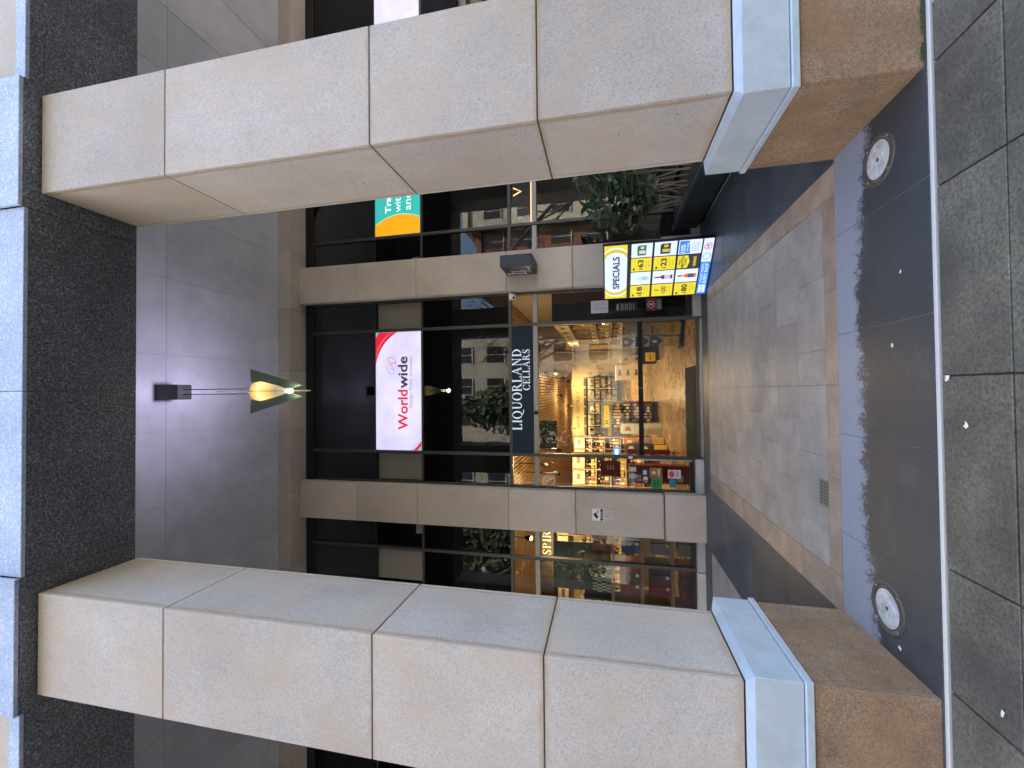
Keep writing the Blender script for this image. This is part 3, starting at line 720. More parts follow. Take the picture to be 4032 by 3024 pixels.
for rI, (z0, z1) in enumerate(rows):
    for cI, (u0, u1) in enumerate(cols):
        pic = cI in (1, 3)
        if rI == 2 and cI == 2:
            t_ = tile('promise_tile', lx(u0), lx(u1), z0, z1, sdk)
            flat(t_, 'promise_shield', [(lx(u0)+.01, z1-.145), ((lx(u0)+lx(u1))/2, z1-.175), (lx(u1)-.01, z1-.145), (lx(u1)-.01, z1-.005), (lx(u0)+.01, z1-.005)], -.004, syl)
            lettering('PRICE', (lx(u0)+lx(u1))/2, z1-.035, .09, .026, sblk, t_, y=-.006, bold=.02)
            lettering('MATCH', (lx(u0)+lx(u1))/2, z1-.078, .18, .045, sblk, t_, y=-.006, bold=.03)
            lettering('PROMISE', (lx(u0)+lx(u1))/2, z1-.12, .11, .024, sblk, t_, y=-.006, bold=.02)
            flat(t_, 'promise_badge', [(lx(u0)+.03, z0+.05), (lx(u1)-.03, z0+.05), (lx(u1)-.03, z0+.09), (lx(u0)+.03, z0+.09)], -.004, E_('olive', (.35, .3, .03)))
            continue
        if rI == 2 and cI == 3:
            t_ = tile('offer_tile', lx(u0), lx(u1), z0, z1, sw)
            flat(t_, 'offer_field', [(lx(u0)+.012, z0+.15), (lx(u1)-.012, z0+.175), (lx(u1)-.012, z1-.012), (lx(u0)+.012, z1-.012)], -.004, sblu)
            lettering('10%', (lx(u0)+lx(u1))/2-.02, z1-.065, .13, .065, sw, t_, y=-.006, bold=.02)
            lettering('OFF WINE', (lx(u0)+lx(u1))/2, z1-.125, .14, .026, sw, t_, y=-.006, bold=.02)
            for k, s in enumerate(('WHEN YOU', 'PURCHASE 3+', 'BOTTLES')): lettering(s, (lx(u0)+lx(u1))/2, z0+.12-k*.036, .14, .022, E_('ink2', (.1, .12, .3)), t_, y=-.006)
            continue
        if pic:
            t_ = tile('picture_tile', lx(u0), lx(u1), z0, z1, sw)
            c = (lx(u0)+lx(u1))/2
            if cI == 1: bottle_print(c, z0+.02, z1-.03, *bt[rI], t_)
            else:
                bc = E_('bottlegreen', (.02, .14, .05)) if rI == 0 else E_('carton', (.03, .025, .01))
                flat(t_, 'carton_picture', [(c-.08, z0+.09), (c+.085, z0+.085), (c+.085, z1-.10), (c+.055, z1-.08), (c-.08, z1-.085)], -.004, bc)
                flat(t_, 'carton_label', [(c-.05, z0+.10), (c+.0, z0+.10), (c+.0, z1-.11), (c-.05, z1-.11)], -.0055, E_('pinkwhite', (.7, .45, .5)) if rI == 0 else E_('gold', (.5, .4, .08)))
                flat(t_, 'carton_label', [(c+.025, z0+.12), (c+.065, z0+.12), (c+.065, z1-.13), (c+.025, z1-.13)], -.0055, E_('pale3', (.4, .6, .5)) if rI == 0 else E_('gold', (.5, .4, .08)))
        else:
            t_ = tile('price_tile', lx(u0), lx(u1), z0, z1, syl)
            p = prices[rI][0 if cI == 0 else 1]; c = (lx(u0)+lx(u1))/2
            if '\n' in p:
                lettering('2', c+.0, z1-.07, .04, .06, sblk, t_, y=-.004, bold=.02)
                lettering('$', c-.05, (z0+z1)/2-.025, .026, .045, sblk, t_, y=-.004, bold=.01)
                lettering('20', c+.015, (z0+z1)/2-.02, .10, .07, sblk, t_, y=-.004, bold=.02)
            else:
                lettering('$', c-.072, (z0+z1)/2+.0, .03, .05, sblk, t_, y=-.004, bold=.01)
                lettering(p[1:], c+.018, (z0+z1)/2+.01, .13, .085, sblk, t_, y=-.004, bold=.03)
                tile('small_print', c-.09, c-.05, z1-.055, z1-.03, sblk, -.004, t_)
            for k in range(2): tile('small_print', c-.06+.02*k, c+.07-.01*k, z0+.075-.04*k, z0+.082-.04*k, E_('ochre', (.35, .28, .03)), -.004, t_)
ft = tile('footer_tile', lx(0), lx(.60), .015, .15, sblu); ft2 = tile('footer_tile', lx(.60), lx(1), .015, .15, sw)
tile('logo_field', lx(.03), lx(.18), .035, .13, sw, -.004, ft)
lettering('flybuys', lx(.105), .08, .12, .045, sblu, ft, y=-.006)
lettering('COLLECT POINTS', lx(.39), .112, .33, .034, sw, ft, y=-.004, bold=.02)
lettering('EVERY SHOP', lx(.39), .057, .34, .048, sw, ft, y=-.004, bold=.025)
for cxx, c_, tx in ((.70, E_('skyblue', (.15, .4, .75)), ''), (.87, E_('ringred', (.7, .1, .12)), '18')):
    mb = MB()
    for k in range(24):
        t0, t1 = 2*math.pi*k/24, 2*math.pi*(k+1)/24; q = lambda t, rr: (lx(cxx)+rr*math.cos(t), -.004, .083+rr*math.sin(t))
        mb.quad(q(t0, .042), q(t0, .055), q(t1, .055), q(t1, .042))
    mb.build('age_ring', c_, ft2)
    if tx: lettering(tx, lx(cxx), .083, .05, .042, sblk, ft2, y=-.004, bold=.02)

# ------------------------------------------------------------------ planter and shrub
pm = plain('planter_steel', (.022, .028, .034), .4, .3)
pl = thing('planter_box', 'long dark steel planter running back from the right column', 'planter', (2.97, 5.5, 0))
P6 = lambda o: (setattr(o, 'location', -pl.location), o)[1]
px0, px1, py0, py1, pz = 2.64, 3.42, 3.5, 7.42, .44
for k in range(4):
    a = py0+(py1-py0)*k/4; b = py0+(py1-py0)*(k+1)/4
    P6(B(px0, px0+.02, a+.003, b-.003, .06, pz-.03, .003).build('side_panel', pm, pl))
P6(B(px1-.02, px1, py0, py1, .06, pz-.03, .003).build('side_panel', pm, pl))
P6(B(px0+.022, px1-.022, py0, py0+.02, .06, pz-.03, .003).build('end_panel', pm, pl))
P6(B(px0+.022, px1-.022, py1-.02, py1, .06, pz-.03, .003).build('end_panel', pm, pl))
P6(B(px0+.05, px1-.05, py0+.05, py1-.05, 0, .058).build('recessed_base', black, pl))
for a, b, c, d in ((px0-.02, px0+.06, py0-.02, py1+.02), (px1-.06, px1+.02, py0-.02, py1+.02)):
    P6(B(a, b, c, d, pz-.028, pz, .004).build('rim', plain('planter_rim', (.06, .066, .072), .35, .4), pl))
P6(B(px0+.03, px1-.03, py0+.03, py1-.03, .2, pz-.06).build('soil', plain('soil', (.035, .022, .015), .95), pl))
leafm = []
for nm, c in (('shrub_leaf_dark', (.055, .11, .06)), ('shrub_leaf_blue', (.15, .22, .20)), ('shrub_leaf_olive', (.15, .13, .045))):
    leafm.append(plain(nm, c, .32))
leaf_me = []
def leaf_mesh(mat):
    mb = MB(); Lh, w = .21, .042; pts = [(0, .0), (.25, .8), (.5, 1), (.78, .7), (1, 0)]
    for k in range(4):
        (a, wa), (b, wb_) = pts[k], pts[k+1]
        za, zb_ = -.02*a*a*2, -.02*b*b*2
        mb.quad((a*Lh, 0, za), (b*Lh, 0, zb_), (b*Lh, w*wb_, zb_+.014*wb_), (a*Lh, w*wa, za+.014*wa))
        mb.quad((a*Lh, 0, za), (a*Lh, -w*wa, za+.014*wa), (b*Lh, -w*wb_, zb_+.014*wb_), (b*Lh, 0, zb_))
    return mb
def shrub(name, label, bx_, by_, n_stem, h, seed, spread=.36):
    rnd = random.Random(seed)
    root = thing(name, label, 'shrub', (bx_, by_, pz-.06), 'shrubs in the planter')
    stm = plain('shrub_stem', (.21, .16, .10), .8); crown = MB(); count = 0
    for k in range(n_stem):
        a = rnd.uniform(0, 6.28); lean = rnd.uniform(.2, 1)*spread; hh = h*rnd.uniform(.7, 1.05)
        p0 = Vector((rnd.uniform(-.15, .15), rnd.uniform(-.3, .3), 0)); p2 = p0+Vector((math.cos(a)*lean, math.sin(a)*lean, hh)); p1 = (p0+p2)/2+Vector((rnd.uniform(-.06, .06), rnd.uniform(-.06, .06), 0))
        MB().tube([p0, p1, p2], [.009, .007, .004], 5).build('stem', stm, root)
        for j in range(46):
            t = rnd.uniform(.28, 1.0)**.8
            base = p0.lerp(p1, t*2) if t < .5 else p1.lerp(p2, t*2-1)
            dirv = Euler((rnd.uniform(-.5, .5), rnd.uniform(-1.1, .35), rnd.uniform(0, 6.28))).to_matrix()
            s = rnd.uniform(.6, 1.15); lm = leaf_mesh(None); mi = rnd.choices((0, 1, 2), (5, 4, 1.2))[0]
            i0 = len(crown.v)
            for v in lm.v: crown.v.append(tuple(base+dirv @ (Vector(v)*s)))
            for f in lm.f: crown.f.append(tuple(i0+q for q in f)); crown.m.append(mi)
    crown.build('crown', leafm, root)
    return root
shrub('leafy_shrub', 'tall glossy leaved shrub in the planter closest to the street', 3.02, 5.15, 8, 1.45, 3)
shrub('leafy_shrub', 'bushy glossy leaved shrub in the middle of the planter', 3.0, 6.1, 9, 1.5, 5, .42)
shrub('leafy_shrub', 'olive tinged shrub in the planter beside the dark window', 2.98, 6.95, 8, 1.4, 9)

# ------------------------------------------------------------------ inside the bottle shop
SLOPE = .0367
zf = lambda y: max(0., (y-9)*SLOPE)
def shop_floor_mat():
    mt, t, b = base_mat('polished_shop_floor'); n = N(t); p = n.pos()
    f = n.noise(p, 1.6, 6, .65)
    n.link(n.mix(n.ramp(f, (.35, 0), (.65, 1)), (.18, .105, .05), (.32, .205, .10)), b.inputs['Base Color'])
    n.link(n.ramp(n.noise(p, 5, 4), (.3, .18), (.7, .42)), b.inputs['Roughness']); return mt
mb = MB(); ys = [7.66, 9, 12, 15, 18, 21, 24, 27.4]
for a, b in zip(ys[:-1], ys[1:]): mb.quad((-9.6, a, zf(a)), (2.1, a, zf(a)), (2.1, b, zf(b)), (-9.6, b, zf(b)))
struct(mb.build('shop_floor', shop_floor_mat()))
cream = plain('cream_wall', (.46, .33, .155), .8)
beige = plain('beige_wall', (.42, .36, .27), .8)
struct(B(-9.6, 2.2, 27.0, 27.3, .3, 3.8).build('back_wall', cream))
struct(B(1.98, 2.1, 7.7, 27, -.05, 3.75).build('side_wall_right', beige))
struct(B(-9.7, -9.55, 7.7, 27, -.05, 3.75).build('side_wall_left', beige))
shc = struct(B(-9.6, 2.0, 7.72, 27, 3.66, 3.78).build('shop_ceiling', plain('ceiling_dark_wood', (.10, .055, .025), .7)))
mb = MB(); x = -6.2
while x < 1.9:
    mb.box(x, x+.055, 7.75, 26.95, 3.60, 3.655); x += .095
o = mb.build('wood_slats', plain('ceiling_wood', (.55, .34, .15), .85, 0, .15), shc); o['kind'] = 'stuff'
# rooms above and next door, unlit
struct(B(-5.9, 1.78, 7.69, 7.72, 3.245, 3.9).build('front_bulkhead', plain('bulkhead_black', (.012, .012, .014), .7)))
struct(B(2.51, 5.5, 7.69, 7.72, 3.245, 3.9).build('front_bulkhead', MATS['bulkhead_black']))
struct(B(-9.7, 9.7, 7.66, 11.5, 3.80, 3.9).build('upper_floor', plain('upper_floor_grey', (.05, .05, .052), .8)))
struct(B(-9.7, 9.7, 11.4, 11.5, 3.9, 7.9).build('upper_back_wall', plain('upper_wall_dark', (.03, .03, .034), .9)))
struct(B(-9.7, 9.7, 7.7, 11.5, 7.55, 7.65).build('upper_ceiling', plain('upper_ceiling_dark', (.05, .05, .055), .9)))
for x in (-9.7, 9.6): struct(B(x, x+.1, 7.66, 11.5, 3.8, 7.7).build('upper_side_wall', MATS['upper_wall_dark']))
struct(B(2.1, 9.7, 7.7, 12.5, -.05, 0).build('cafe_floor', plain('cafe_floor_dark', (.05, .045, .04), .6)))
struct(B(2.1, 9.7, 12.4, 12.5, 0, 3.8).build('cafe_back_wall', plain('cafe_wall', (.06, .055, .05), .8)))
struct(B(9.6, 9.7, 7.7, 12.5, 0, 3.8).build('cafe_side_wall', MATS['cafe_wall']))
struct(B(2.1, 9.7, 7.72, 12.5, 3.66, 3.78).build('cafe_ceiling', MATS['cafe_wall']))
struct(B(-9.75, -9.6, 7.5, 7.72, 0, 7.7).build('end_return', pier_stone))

# bottles -----------------------------------------------------------------
BM = [plain('bottle_'+n_, c, .15) for n_, c in (('green', (.015, .05, .02)), ('brown', (.12, .05, .012)), ('amber', (.5, .22, .04)), ('clear', (.40, .36, .26)), ('dark', (.012, .012, .014)))] + \
     [plain('label_'+n_, c, .6) for n_, c in (('white', (.58, .50, .36)), ('red', (.30, .06, .03)), ('gold', (.5, .34, .09)), ('blue', (.06, .09, .16)), ('kraft', (.42, .28, .13)))]
def bottle(mb, x, y, z, h, w, rnd):
    g, l = rnd.randrange(5), 5+rnd.choices(range(5), (6, 2, 3, 1, 2))[0]
    mb.lathe(x, y, [(w, z), (w, z+h*.12), (w*1.01, z+h*.13), (w*1.01, z+h*.45), (w, z+h*.46), (w*.95, z+h*.56), (w*.36, z+h*.7), (w*.36, z+h*.86), (w*.42, z+h*.87), (w*.42, z+h)], 6, [g, g, l, g, g, g, g, l, l])
def shelf_unit(name, label, loc, rz, width, heights, top, depth=.38, header=True, seed=1, body=(.30, .21, .11), bays=4, bottles_lab='', packs=False):
    """front faces local -y; x from 0 to width"""
    rnd = random.Random(seed); root = thing(name, label, 'shelf', loc, None, rz)
    bm_ = plain('shelf_wood_%d' % int(body[0]*100), body, .6)
    B(0, width, depth-.02, depth, 0, top).build('back_panel', bm_, root)
    B(0, .025, 0, depth-.022, 0, top).build('side_panel', bm_, root); B(width-.025, width, 0, depth-.022, 0, top).build('side_panel', bm_, root)
    for k in range(1, bays): B(width*k/bays-.012, width*k/bays+.012, .004, depth-.022, 0, top-.005).build('upright', bm_, root)
    for z in heights: B(.027, width-.027, 0, depth-.022, z-.03, z).build('shelf_board', bm_, root)
    if header:
        for k in range(bays):
            B(width*k/bays+.03, width*(k+1)/bays-.03, -.03, .1, top-.36, top-.03, .006).build('header_box', plain('header_cream', (.48, .38, .22), .6), root)
            B(width*(k+.5)/bays-.12*width/bays, width*(k+.5)/bays+.25*width/bays, -.036, -.031, top-.24, top-.14).build('header_label', plain('header_slot', (.12, .08, .04), .6), root)
    mb = MB(); hs = sorted(heights)
    for i, z in enumerate(hs):
        nxt = hs[i+1] if i+1 < len(hs) else (top-(.36 if header else .02)); gap = nxt-z-.04
        x = .07
        while x < width-.06:
            if packs and rnd.random() < .6:
                w2 = rnd.uniform(.08, .16); hh = min(gap, rnd.uniform(.14, .26)); mb.box(x-.04, x-.04+w2, .04, .25, z+.001, z+hh, rnd.randrange(10)); x += w2+.012
            else:
                hh = min(gap, rnd.uniform(.26, .33)); bottle(mb, x, .09, z+.001, hh, .037, rnd)
                if rnd.random() < .8: bottle(mb, x+.01, .2, z+.001, hh, .037, rnd)
                x += rnd.uniform(.085, .11)
    o = mb.build('bottles', BM, root); o['kind'] = 'stuff'; o['label'] = 'rows of assorted bottles and packs'
    return root
# right hand wall shelving (faces -x)
shelf_unit('wall_shelf', 'cream wall shelving with lit bottles on the right inside the shop', (1.52, 14.6, zf(12)), R(-90), 4.7, (.95, 1.30, 1.68), 2.62, bays=6, seed=11)
shelf_unit('wall_shelf', 'cream bottle shelving on the right near the back of the shop', (1.55, 24.5, zf(20)), R(-90), 7.5, (.5, .95, 1.35, 1.75), 2.35, bays=6, seed=12)
# left hand shelving facing the aisle
shelf_unit('wall_shelf', 'cream bottle shelving left of the aisle seen through the door', (-2.65, 14.0, zf(14)), R(0), 1.15, (.5, .95, 1.45, 1.85), 2.42, bays=3, seed=13)
shelf_unit('wall_shelf', 'cream bottle shelving behind the red banner at the side pane', (-3.5, 12.0, zf(12)), R(0), 1.75, (.5, .95, 1.35, 1.75), 2.4, bays=4, seed=14)
shelf_unit('wall_shelf', 'lit spirits shelving seen through the hamper window', (-6.6, 13.2, zf(13)), R(0), 2.9, (.5, .95, 1.4, 1.9), 2.95, bays=4, seed=15)
# fridge wall
fr = thing('drinks_fridge', 'black framed wall of drinks fridges at the back of the shop', 'fridge', (0, 26.5, zf(26.5)))
P7 = lambda o: (setattr(o, 'location', -fr.location), o)[1]
z0 = zf(26.5)
P7(B(-2.95, .80, 26.88, 26.98, z0, 2.68).build('back_panel', plain('fridge_lit_back', (.5, .46, .4), .6), fr))
P7(B(-2.95, .80, 26.3, 26.36, z0, z0+.26).build('kick_panel', black, fr)); P7(B(-2.95, .80, 26.3, 26.36, 2.62, 2.72).build('top_panel', black, fr))
for k in range(6): P7(B(-2.95+.745*k, -2.90+.745*k, 26.3, 26.36, z0+.26, 2.62).build('door_frame', black, fr))
rnd = random.Random(21); mb = MB()
for k in range(5):
    for j in range(5):
        z = z0+.28+j*.34; P7(B(-2.9+.745*k, -2.205+.745*k+.0, 26.40, 26.86, z-.02, z).build('fridge_shelf', plain('fridge_shelf_grey', (.3, .3, .3), .5), fr))
        x = -2.88+.745*k
        while x < -2.24+.745*k:
            w = rnd.uniform(.07, .15); hh = rnd.uniform(.2, .29)
            if rnd.random() < .45: bottle(mb, x+.04, 26.5, z+.002, hh, .032, rnd); x += .085
            else: mb.box(x, x+w, 26.42, 26.7, z+.002, z+hh*.85, rnd.randrange(10)); x += w+.012
o = P7(mb.build('bottles', BM+[], fr)); o['kind'] = 'stuff'; o['label'] = 'colourful cans, packs and bottles in the fridges'
fl = emit('fridge_tube', (1, .8, .5), .2)
for k in range(5): P7(B(-2.88+.745*k, -2.87+.745*k, 26.37, 26.39, z0+.3, 2.6).build('fridge_tube', fl, fr))
bd = thing('wall_lettering', 'brown BEER DISTRICT lettering on the cream back wall', 'lettering', (-1.18, 26.99, 3.26))
lettering('BEER DISTRICT', 0, 0, 2.3, .2, plain('brown_lettering', (.06, .03, .01), .6), bd, y=-.006, serif=True)
for k in range(6): tag(B(-2.75+.6*k, -2.25+.6*k, 26.93, 26.98, 2.76, 2.9, .01).build('wall_plaque', plain('dark_plaque', (.08, .05, .03), .6)), 'dark framed plaque above the fridges, %s from the left' % ('first', 'second', 'third', 'fourth', 'fifth', 'last')[k], 'plaque', 'plaques above the fridges')
# pillar
pr = thing('shop_pillar', 'plain beige pillar inside the shop right of the aisle', 'pillar', (1.0, 12.9, 0))
MB().lathe(0, 0, [(.22, .1), (.22, 3.6)], 20, cap=False).build('shaft', beige, pr, True)
B(-.24, .24, -.24, .24, .1, .55, .01).build('base', black, pr)
struct(B(.55, 1.95, 13.3, 13.5, 2.75, 3.6).build('bulkhead_wall', beige))
# boxes --------------------------------------------------------------------
def carton(nm, label, loc, w, d, h, body, print_, rz=0, group=None, style=0, tcol=(.6, .08, .06)):
    o = thing(nm, label, 'carton', loc, group, rz); m_ = plain('carton_%d_%d_%d' % tuple(int(c*100) for c in body), body, .6)
    B(-w/2, w/2, 0, d, 0, h, .004).build('box', m_, o)
    pm_ = plain('print_%d_%d_%d' % tuple(int(c*100) for c in print_), print_, .6); y = -.002
    if style == 0:
        MB().quad((-w*.38, y, h*.35), (-w*.02, y, h*.35), (-w*.02, y, h*.68), (-w*.38, y, h*.68)).build('printed_panel', pm_, o)
        MB().quad((-w*.42, y, h*.78), (w*.2, y, h*.78), (w*.2, y, h*.93), (-w*.42, y, h*.93)).build('printed_panel', plain('print_red_band', (.5, .06, .05), .6), o)
    elif style == 1:
        MB().poly([(-w/2, y, h), (-w/2, y, h*.45), (w*.1, y, h*.05), (w/2, y, h*.5), (w/2, y, h)]).build('printed_panel', pm_, o)
        MB().quad((-w*.12, y-.001, h*.5), (w*.12, y-.001, h*.5), (w*.12, y-.001, h*.8), (-w*.12, y-.001, h*.8)).build('printed_panel', plain('notice_white', (.75, .76, .78), .4), o)
    else:
        MB().poly([(-w*.2, y, h*.25), (w*.2, y, h*.4), (w*.22, y, h*.6), (-w*.2, y, h*.75)]).build('printed_panel', pm_, o)
    return o
yellow = plain('price_card_yellow', (.80, .52, .05), .5); ink = plain('ink', (.02, .02, .02), .6)
def card(label, loc, w, h, txt, rz=0, tilt=0):
    o = thing('price_card', label, 'price card', loc, 'yellow price cards inside the shop', rz)
    B(-w/2, w/2, -.006, 0, 0, h, .002).build('card', yellow, o)
    if txt: lettering('$'+txt, 0, h*.5, w*.62, h*.3, ink, o, y=-.008, bold=.02)
    MB().quad((-w*.3, -.008, h*.14), (w*.3, -.008, h*.14), (w*.3, -.008, h*.19), (-w*.3, -.008, h*.19)).build('small_print', plain('card_print', (.35, .22, .03), .6), o)
    return o
names = ('bottom', 'second', 'third', 'top')
for k in range(4):
    carton('wine_carton', 'cream printed carton, %s of the stack priced $53' % names[k], (1.24, 9.02, .085+k*.283), .25, .3, .28, (.62, .57, .42), (.5, .33, .25), R(-22), 'cartons by the right door jamb', 0)
    carton('beer_carton', 'grey and navy carton, %s of the stack priced $59' % names[k], (1.0, 9.22, .085+k*.283), .22, .3, .28, (.42, .43, .44), (.06, .06, .09), R(-22), 'cartons by the right door jamb', 1)
    carton('dark_carton', 'purple black carton, %s of the stack against the right jamb' % names[k], (1.44, 8.8, .085+k*.283), .16, .28, .28, (.03, .02, .05), (.6, .45, .5), R(-22), 'cartons by the right door jamb', 0)
tag(B(.86, 1.56, 9.06, 9.5, 0, .082, .004).build('display_pallet', black), 'black pallet under the cartons by the right jamb', 'pallet')
card('yellow $53 price card on the cream cartons', (1.215, 8.97, .085), .24, .29, '53', R(-22)); card('yellow $59 price card on the grey and navy cartons', (.975, 9.17, .085), .22, .29, '59', R(-22))
# second display by the pillar
tag(B(.82, 1.3, 12.2, 12.6, zf(12.4), .55, .01).build('display_plinth', black), 'black display plinth in front of the beige pillar', 'plinth')
for k in range(2): carton('kraft_carton', 'kraft carton, %s one on the plinth by the pillar' % ('lower', 'upper')[k], (.86, 12.2, .555+k*.29), .2, .3, .285, (.5, .36, .2), (.1, .1, .12), 0, 'kraft cartons by the pillar', 2)
card('yellow price card on the black plinth by the pillar', (.9, 12.18, .22), .24, .26, '25')
for k in range(3):
    for j in range(2): carton('white_carton', 'white carton with dark stripe, %s row %s of the rear stack' % (('bottom', 'middle', 'top')[k], ('front', 'back')[j]), (.66, 16.6+j*.34, zf(16.6)+k*.3), .55, .33, .295, (.6, .55, .45), (.2, .12, .06), 0, 'white cartons at the rear right', 2)
# central wine gondola
gd = thing('wine_display', 'dark wine rack with yellow $20 header in the middle of the shop', 'display rack', (-.72, 12.5, zf(12.5)))
B(-.36, .36, 0, .5, 0, 1.5, .01).build('rack_body', plain('rack_dark', (.03, .028, .028), .5), gd)
B(.365, .40, -.02, .5, 0, 1.42, .005).build('side_panel', plain('rack_red_brown', (.22, .06, .03), .6), gd)
B(-.36, .36, -.03, .0, 1.27, 1.56, .004).build('header', plain('header_grey_blue', (.16, .19, .2), .5), gd)
B(-.31, .29, -.04, -.032, 1.345, 1.48, .002).build('header_card', yellow, gd)
lettering('20', -.2, 1.412, .14, .09, ink, gd, y=-.043, bold=.03)
MB().quad((-.08, -.043, 1.405), (.24, -.043, 1.405), (.24, -.043, 1.425), (-.08, -.043, 1.425)).build('small_print', MATS['card_print'], gd)
mb = MB(); rnd = random.Random(4)
for z in (.2, .48, .76, 1.02):
    B(-.345, .345, -.12, -.002, z-.02, z).build('shelf_board', MATS['rack_dark'], gd)
    for k in range(8): bottle(mb, -.3+k*.086, -.07, z+.002, .25, .034, rnd)
o = mb.build('bottles', BM, gd); o['kind'] = 'stuff'
for k in range(2):
    for j in range(2): carton('grey_carton', 'grey green carton, %s %s of the pair beside the wine rack' % (('lower', 'upper')[k], ('near', 'far')[j]), (-1.05-.0*j, 12.0+.31*j, zf(12)+.33+k*.36), .28, .3, .355, (.38, .40, .34), (.25, .06, .05), 0, 'grey green cartons', 2)
tag(B(-1.2, -.9, 12.0, 12.6, zf(12), zf(12)+.328, .006).build('display_plinth', plain('plinth_beige', (.4, .34, .24), .7)), 'pale display plinth under the grey green cartons', 'plinth')
# left stacks
for k in range(3):
    carton('spirit_carton', 'orange and pink carton, %s of its stack on the left' % ('bottom', 'middle', 'top')[k], (-1.30, 11.45, zf(11.4)+.05+k*.33), .15, .4, .325, ((.5, .2, .05) if k == 2 else (.55, .4, .4)), (.7, .6, .55), R(14), 'cartons left of the aisle', 0)
    carton('whisky_carton', 'black carton with pale mark, %s of its stack on the left' % ('bottom', 'middle', 'top')[k], (-1.44, 11.1, zf(11)+.05+k*.33), .16, .4, .325, (.03, .028, .028), (.6, .5, .3), R(14), 'cartons left of the aisle', 2)
    carton('red_carton', 'deep red carton, %s of the stack at the left jamb' % ('bottom', 'middle', 'top')[k], (-1.47, 10.2, zf(10.3)+.1+k*.32), .22, .4, .315, (.18, .012, .02), (.7, .65, .6), R(8), 'red cartons at the left jamb', 0)
card('yellow price card under the orange cartons', (-1.31, 11.42, zf(11.4)+.03), .15, .30, '', R(14)); card('yellow price card under the black cartons', (-1.44, 11.07, zf(11)+.03), .16, .30, '', R(14))
# blue hanging sign
hs = thing('blue_arrow_sign', 'small lit blue sign with pale arrow just inside the door', 'sign', (-1.33, 9.5, 1.34))
B(-.1, .1, 0, .02, -.07, .07, .004).build('plate', emit('blue_sign', (.03, .12, .8), .45), hs)
MB().poly([(-.05, -.004, -.035), (.06, -.004, -.035), (.06, -.004, .035), (-.05, -.004, .035), (-.075, -.004, 0)]).build('arrow', emit('blue_sign_arrow', (.35, .65, 1), .5), hs)
B(-.006, .006, .004, .016, -1.3, -.07).build('post', black, hs)
# red banner and red display inside the left side pane
rb = thing('red_banner', 'dark red cardboard banner hanging inside the left side pane', 'banner', (-1.5, 8.6, 1.55))
B(-.18, .12, 0, .012, -.26, .12, .002).build('card', plain('banner_red', (.25, .03, .015), .6), rb)
for k in range(3): B(-.06, .03, -.003, 0, -.14+k*.055, -.11+k*.055).build('printed_line', plain('banner_print', (.7, .5, .3), .6), rb)
B(-.04, -.036, .0, .004, .12, 2.05).build('wire', black, rb)
for k in range(3): carton('red_hamper', 'bright red carton, %s of the stack behind the left side pane' % ('bottom', 'middle', 'top')[k], (-1.62, 8.55, .02+k*.37), .34, .4, .365, (.28, .02, .02), (.7, .66, .6), R(4), 'red cartons behind the left side pane', 0)
# ceiling screen, mat
scn = thing('hanging_screen', 'dark flat screen hung from the slatted shop ceiling', 'screen', (-1.03, 10.0, 3.6))
B(-.32, .33, -.03, .03, -.92, -.52, .006).build('panel', plain('screen_off', (.02, .024, .03), .15), scn)
for s in (-.2, .2): B(s-.01, s+.01, -.01, .01, -.52, .0).build('hanger', black, scn)
tag(B(-1.3, .42, 7.72, 8.98, .002, .014, .003).build('door_mat', stone('mat_grey', (.018, .020, .026), (.030, .033, .040), 200, .95, .2, spec=.1)), 'dark grey entrance mat just inside the glass door', 'mat')
# track lights
def track_spot(label, x, y, z, aim, energy, glow=0, col=(1, .72, .36)):
    o = thing('track_spotlight', label, 'spotlight', (x, y, z), 'black track spotlights in the shop')
    d = (Vector(aim)-Vector((x, y, z))).normalized(); q = d.to_track_quat('-Z', 'Y').to_euler()
    MB().lathe(0, 0, [(.05, -.10), (.055, -.02), (.04, .07), (.015, .09)], 10, cap=False).build('can', black, o, True, rot=q)
    MB().lathe(0, 0, [(.0, -.085), (.045, -.08)], 10, cap=False).build('lens', emit('spot_lens', (1, .86, .6), 8), o, rot=q)
    B(-.01, .01, -.01, .01, .02, 3.6-z).build('stem', black, o)
    light('SPOT', 'spot_beam', o, tuple(d*.12), energy, col, q, .06, 120, .8)
    if glow: light('POINT', 'slat_fill', o, (0, 0, -.22), glow, col, size=.08)  # added fill to brighten the slat ceiling, no lamp of its own
    return o
SP = .39
track_spot('black track spotlight over the aisle, closest to the right shelf', .55, 14.0, 3.2, (1.5, 11.5, 1.4), 150*SP, 6)
track_spot('black track spotlight over the aisle, second from the door', .5, 16.5, 3.2, (.6, 17, .4), 190*SP)
track_spot('black track spotlight over the aisle, third from the door', .42, 19.0, 3.2, (.8, 20.5, 1.0), 190*SP)
track_spot('black track spotlight throwing a hot spot beside the T on the back wall', .25, 25.7, 3.4, (.25, 27, 3.1), 75*SP, col=(1, .78, .4))
track_spot('black track spotlight throwing a hot spot over the B on the back wall', -2.27, 25.7, 3.4, (-2.27, 27, 3.1), 75*SP, col=(1, .78, .4))
track_spot('black track spotlight above the centre of the aisle near the fridges', -.8, 22.5, 3.4, (-.9, 25, .9), 230*SP, 8)
track_spot('black track spotlight above the polished floor mid aisle', -.2, 18.0, 3.4, (-.2, 18.5, .4), 320*SP, 9)
track_spot('black track spotlight above the wine rack', -.7, 11.2, 3.4, (-.8, 12.6, .6), 85*SP)
track_spot('black track spotlight inside the door above the mat', .2, 9.6, 3.45, (.6, 10.4, .3), 80*SP, 5)
track_spot('black track spotlight over the left shelving, further one', -1.75, 12.6, 2.95, (-2.2, 14, 1.4), 160*SP)
track_spot('black track spotlight seen through the left side pane, upper one', -1.72, 10.0, 3.0, (-2.6, 12, 1.6), 140*SP, 8)
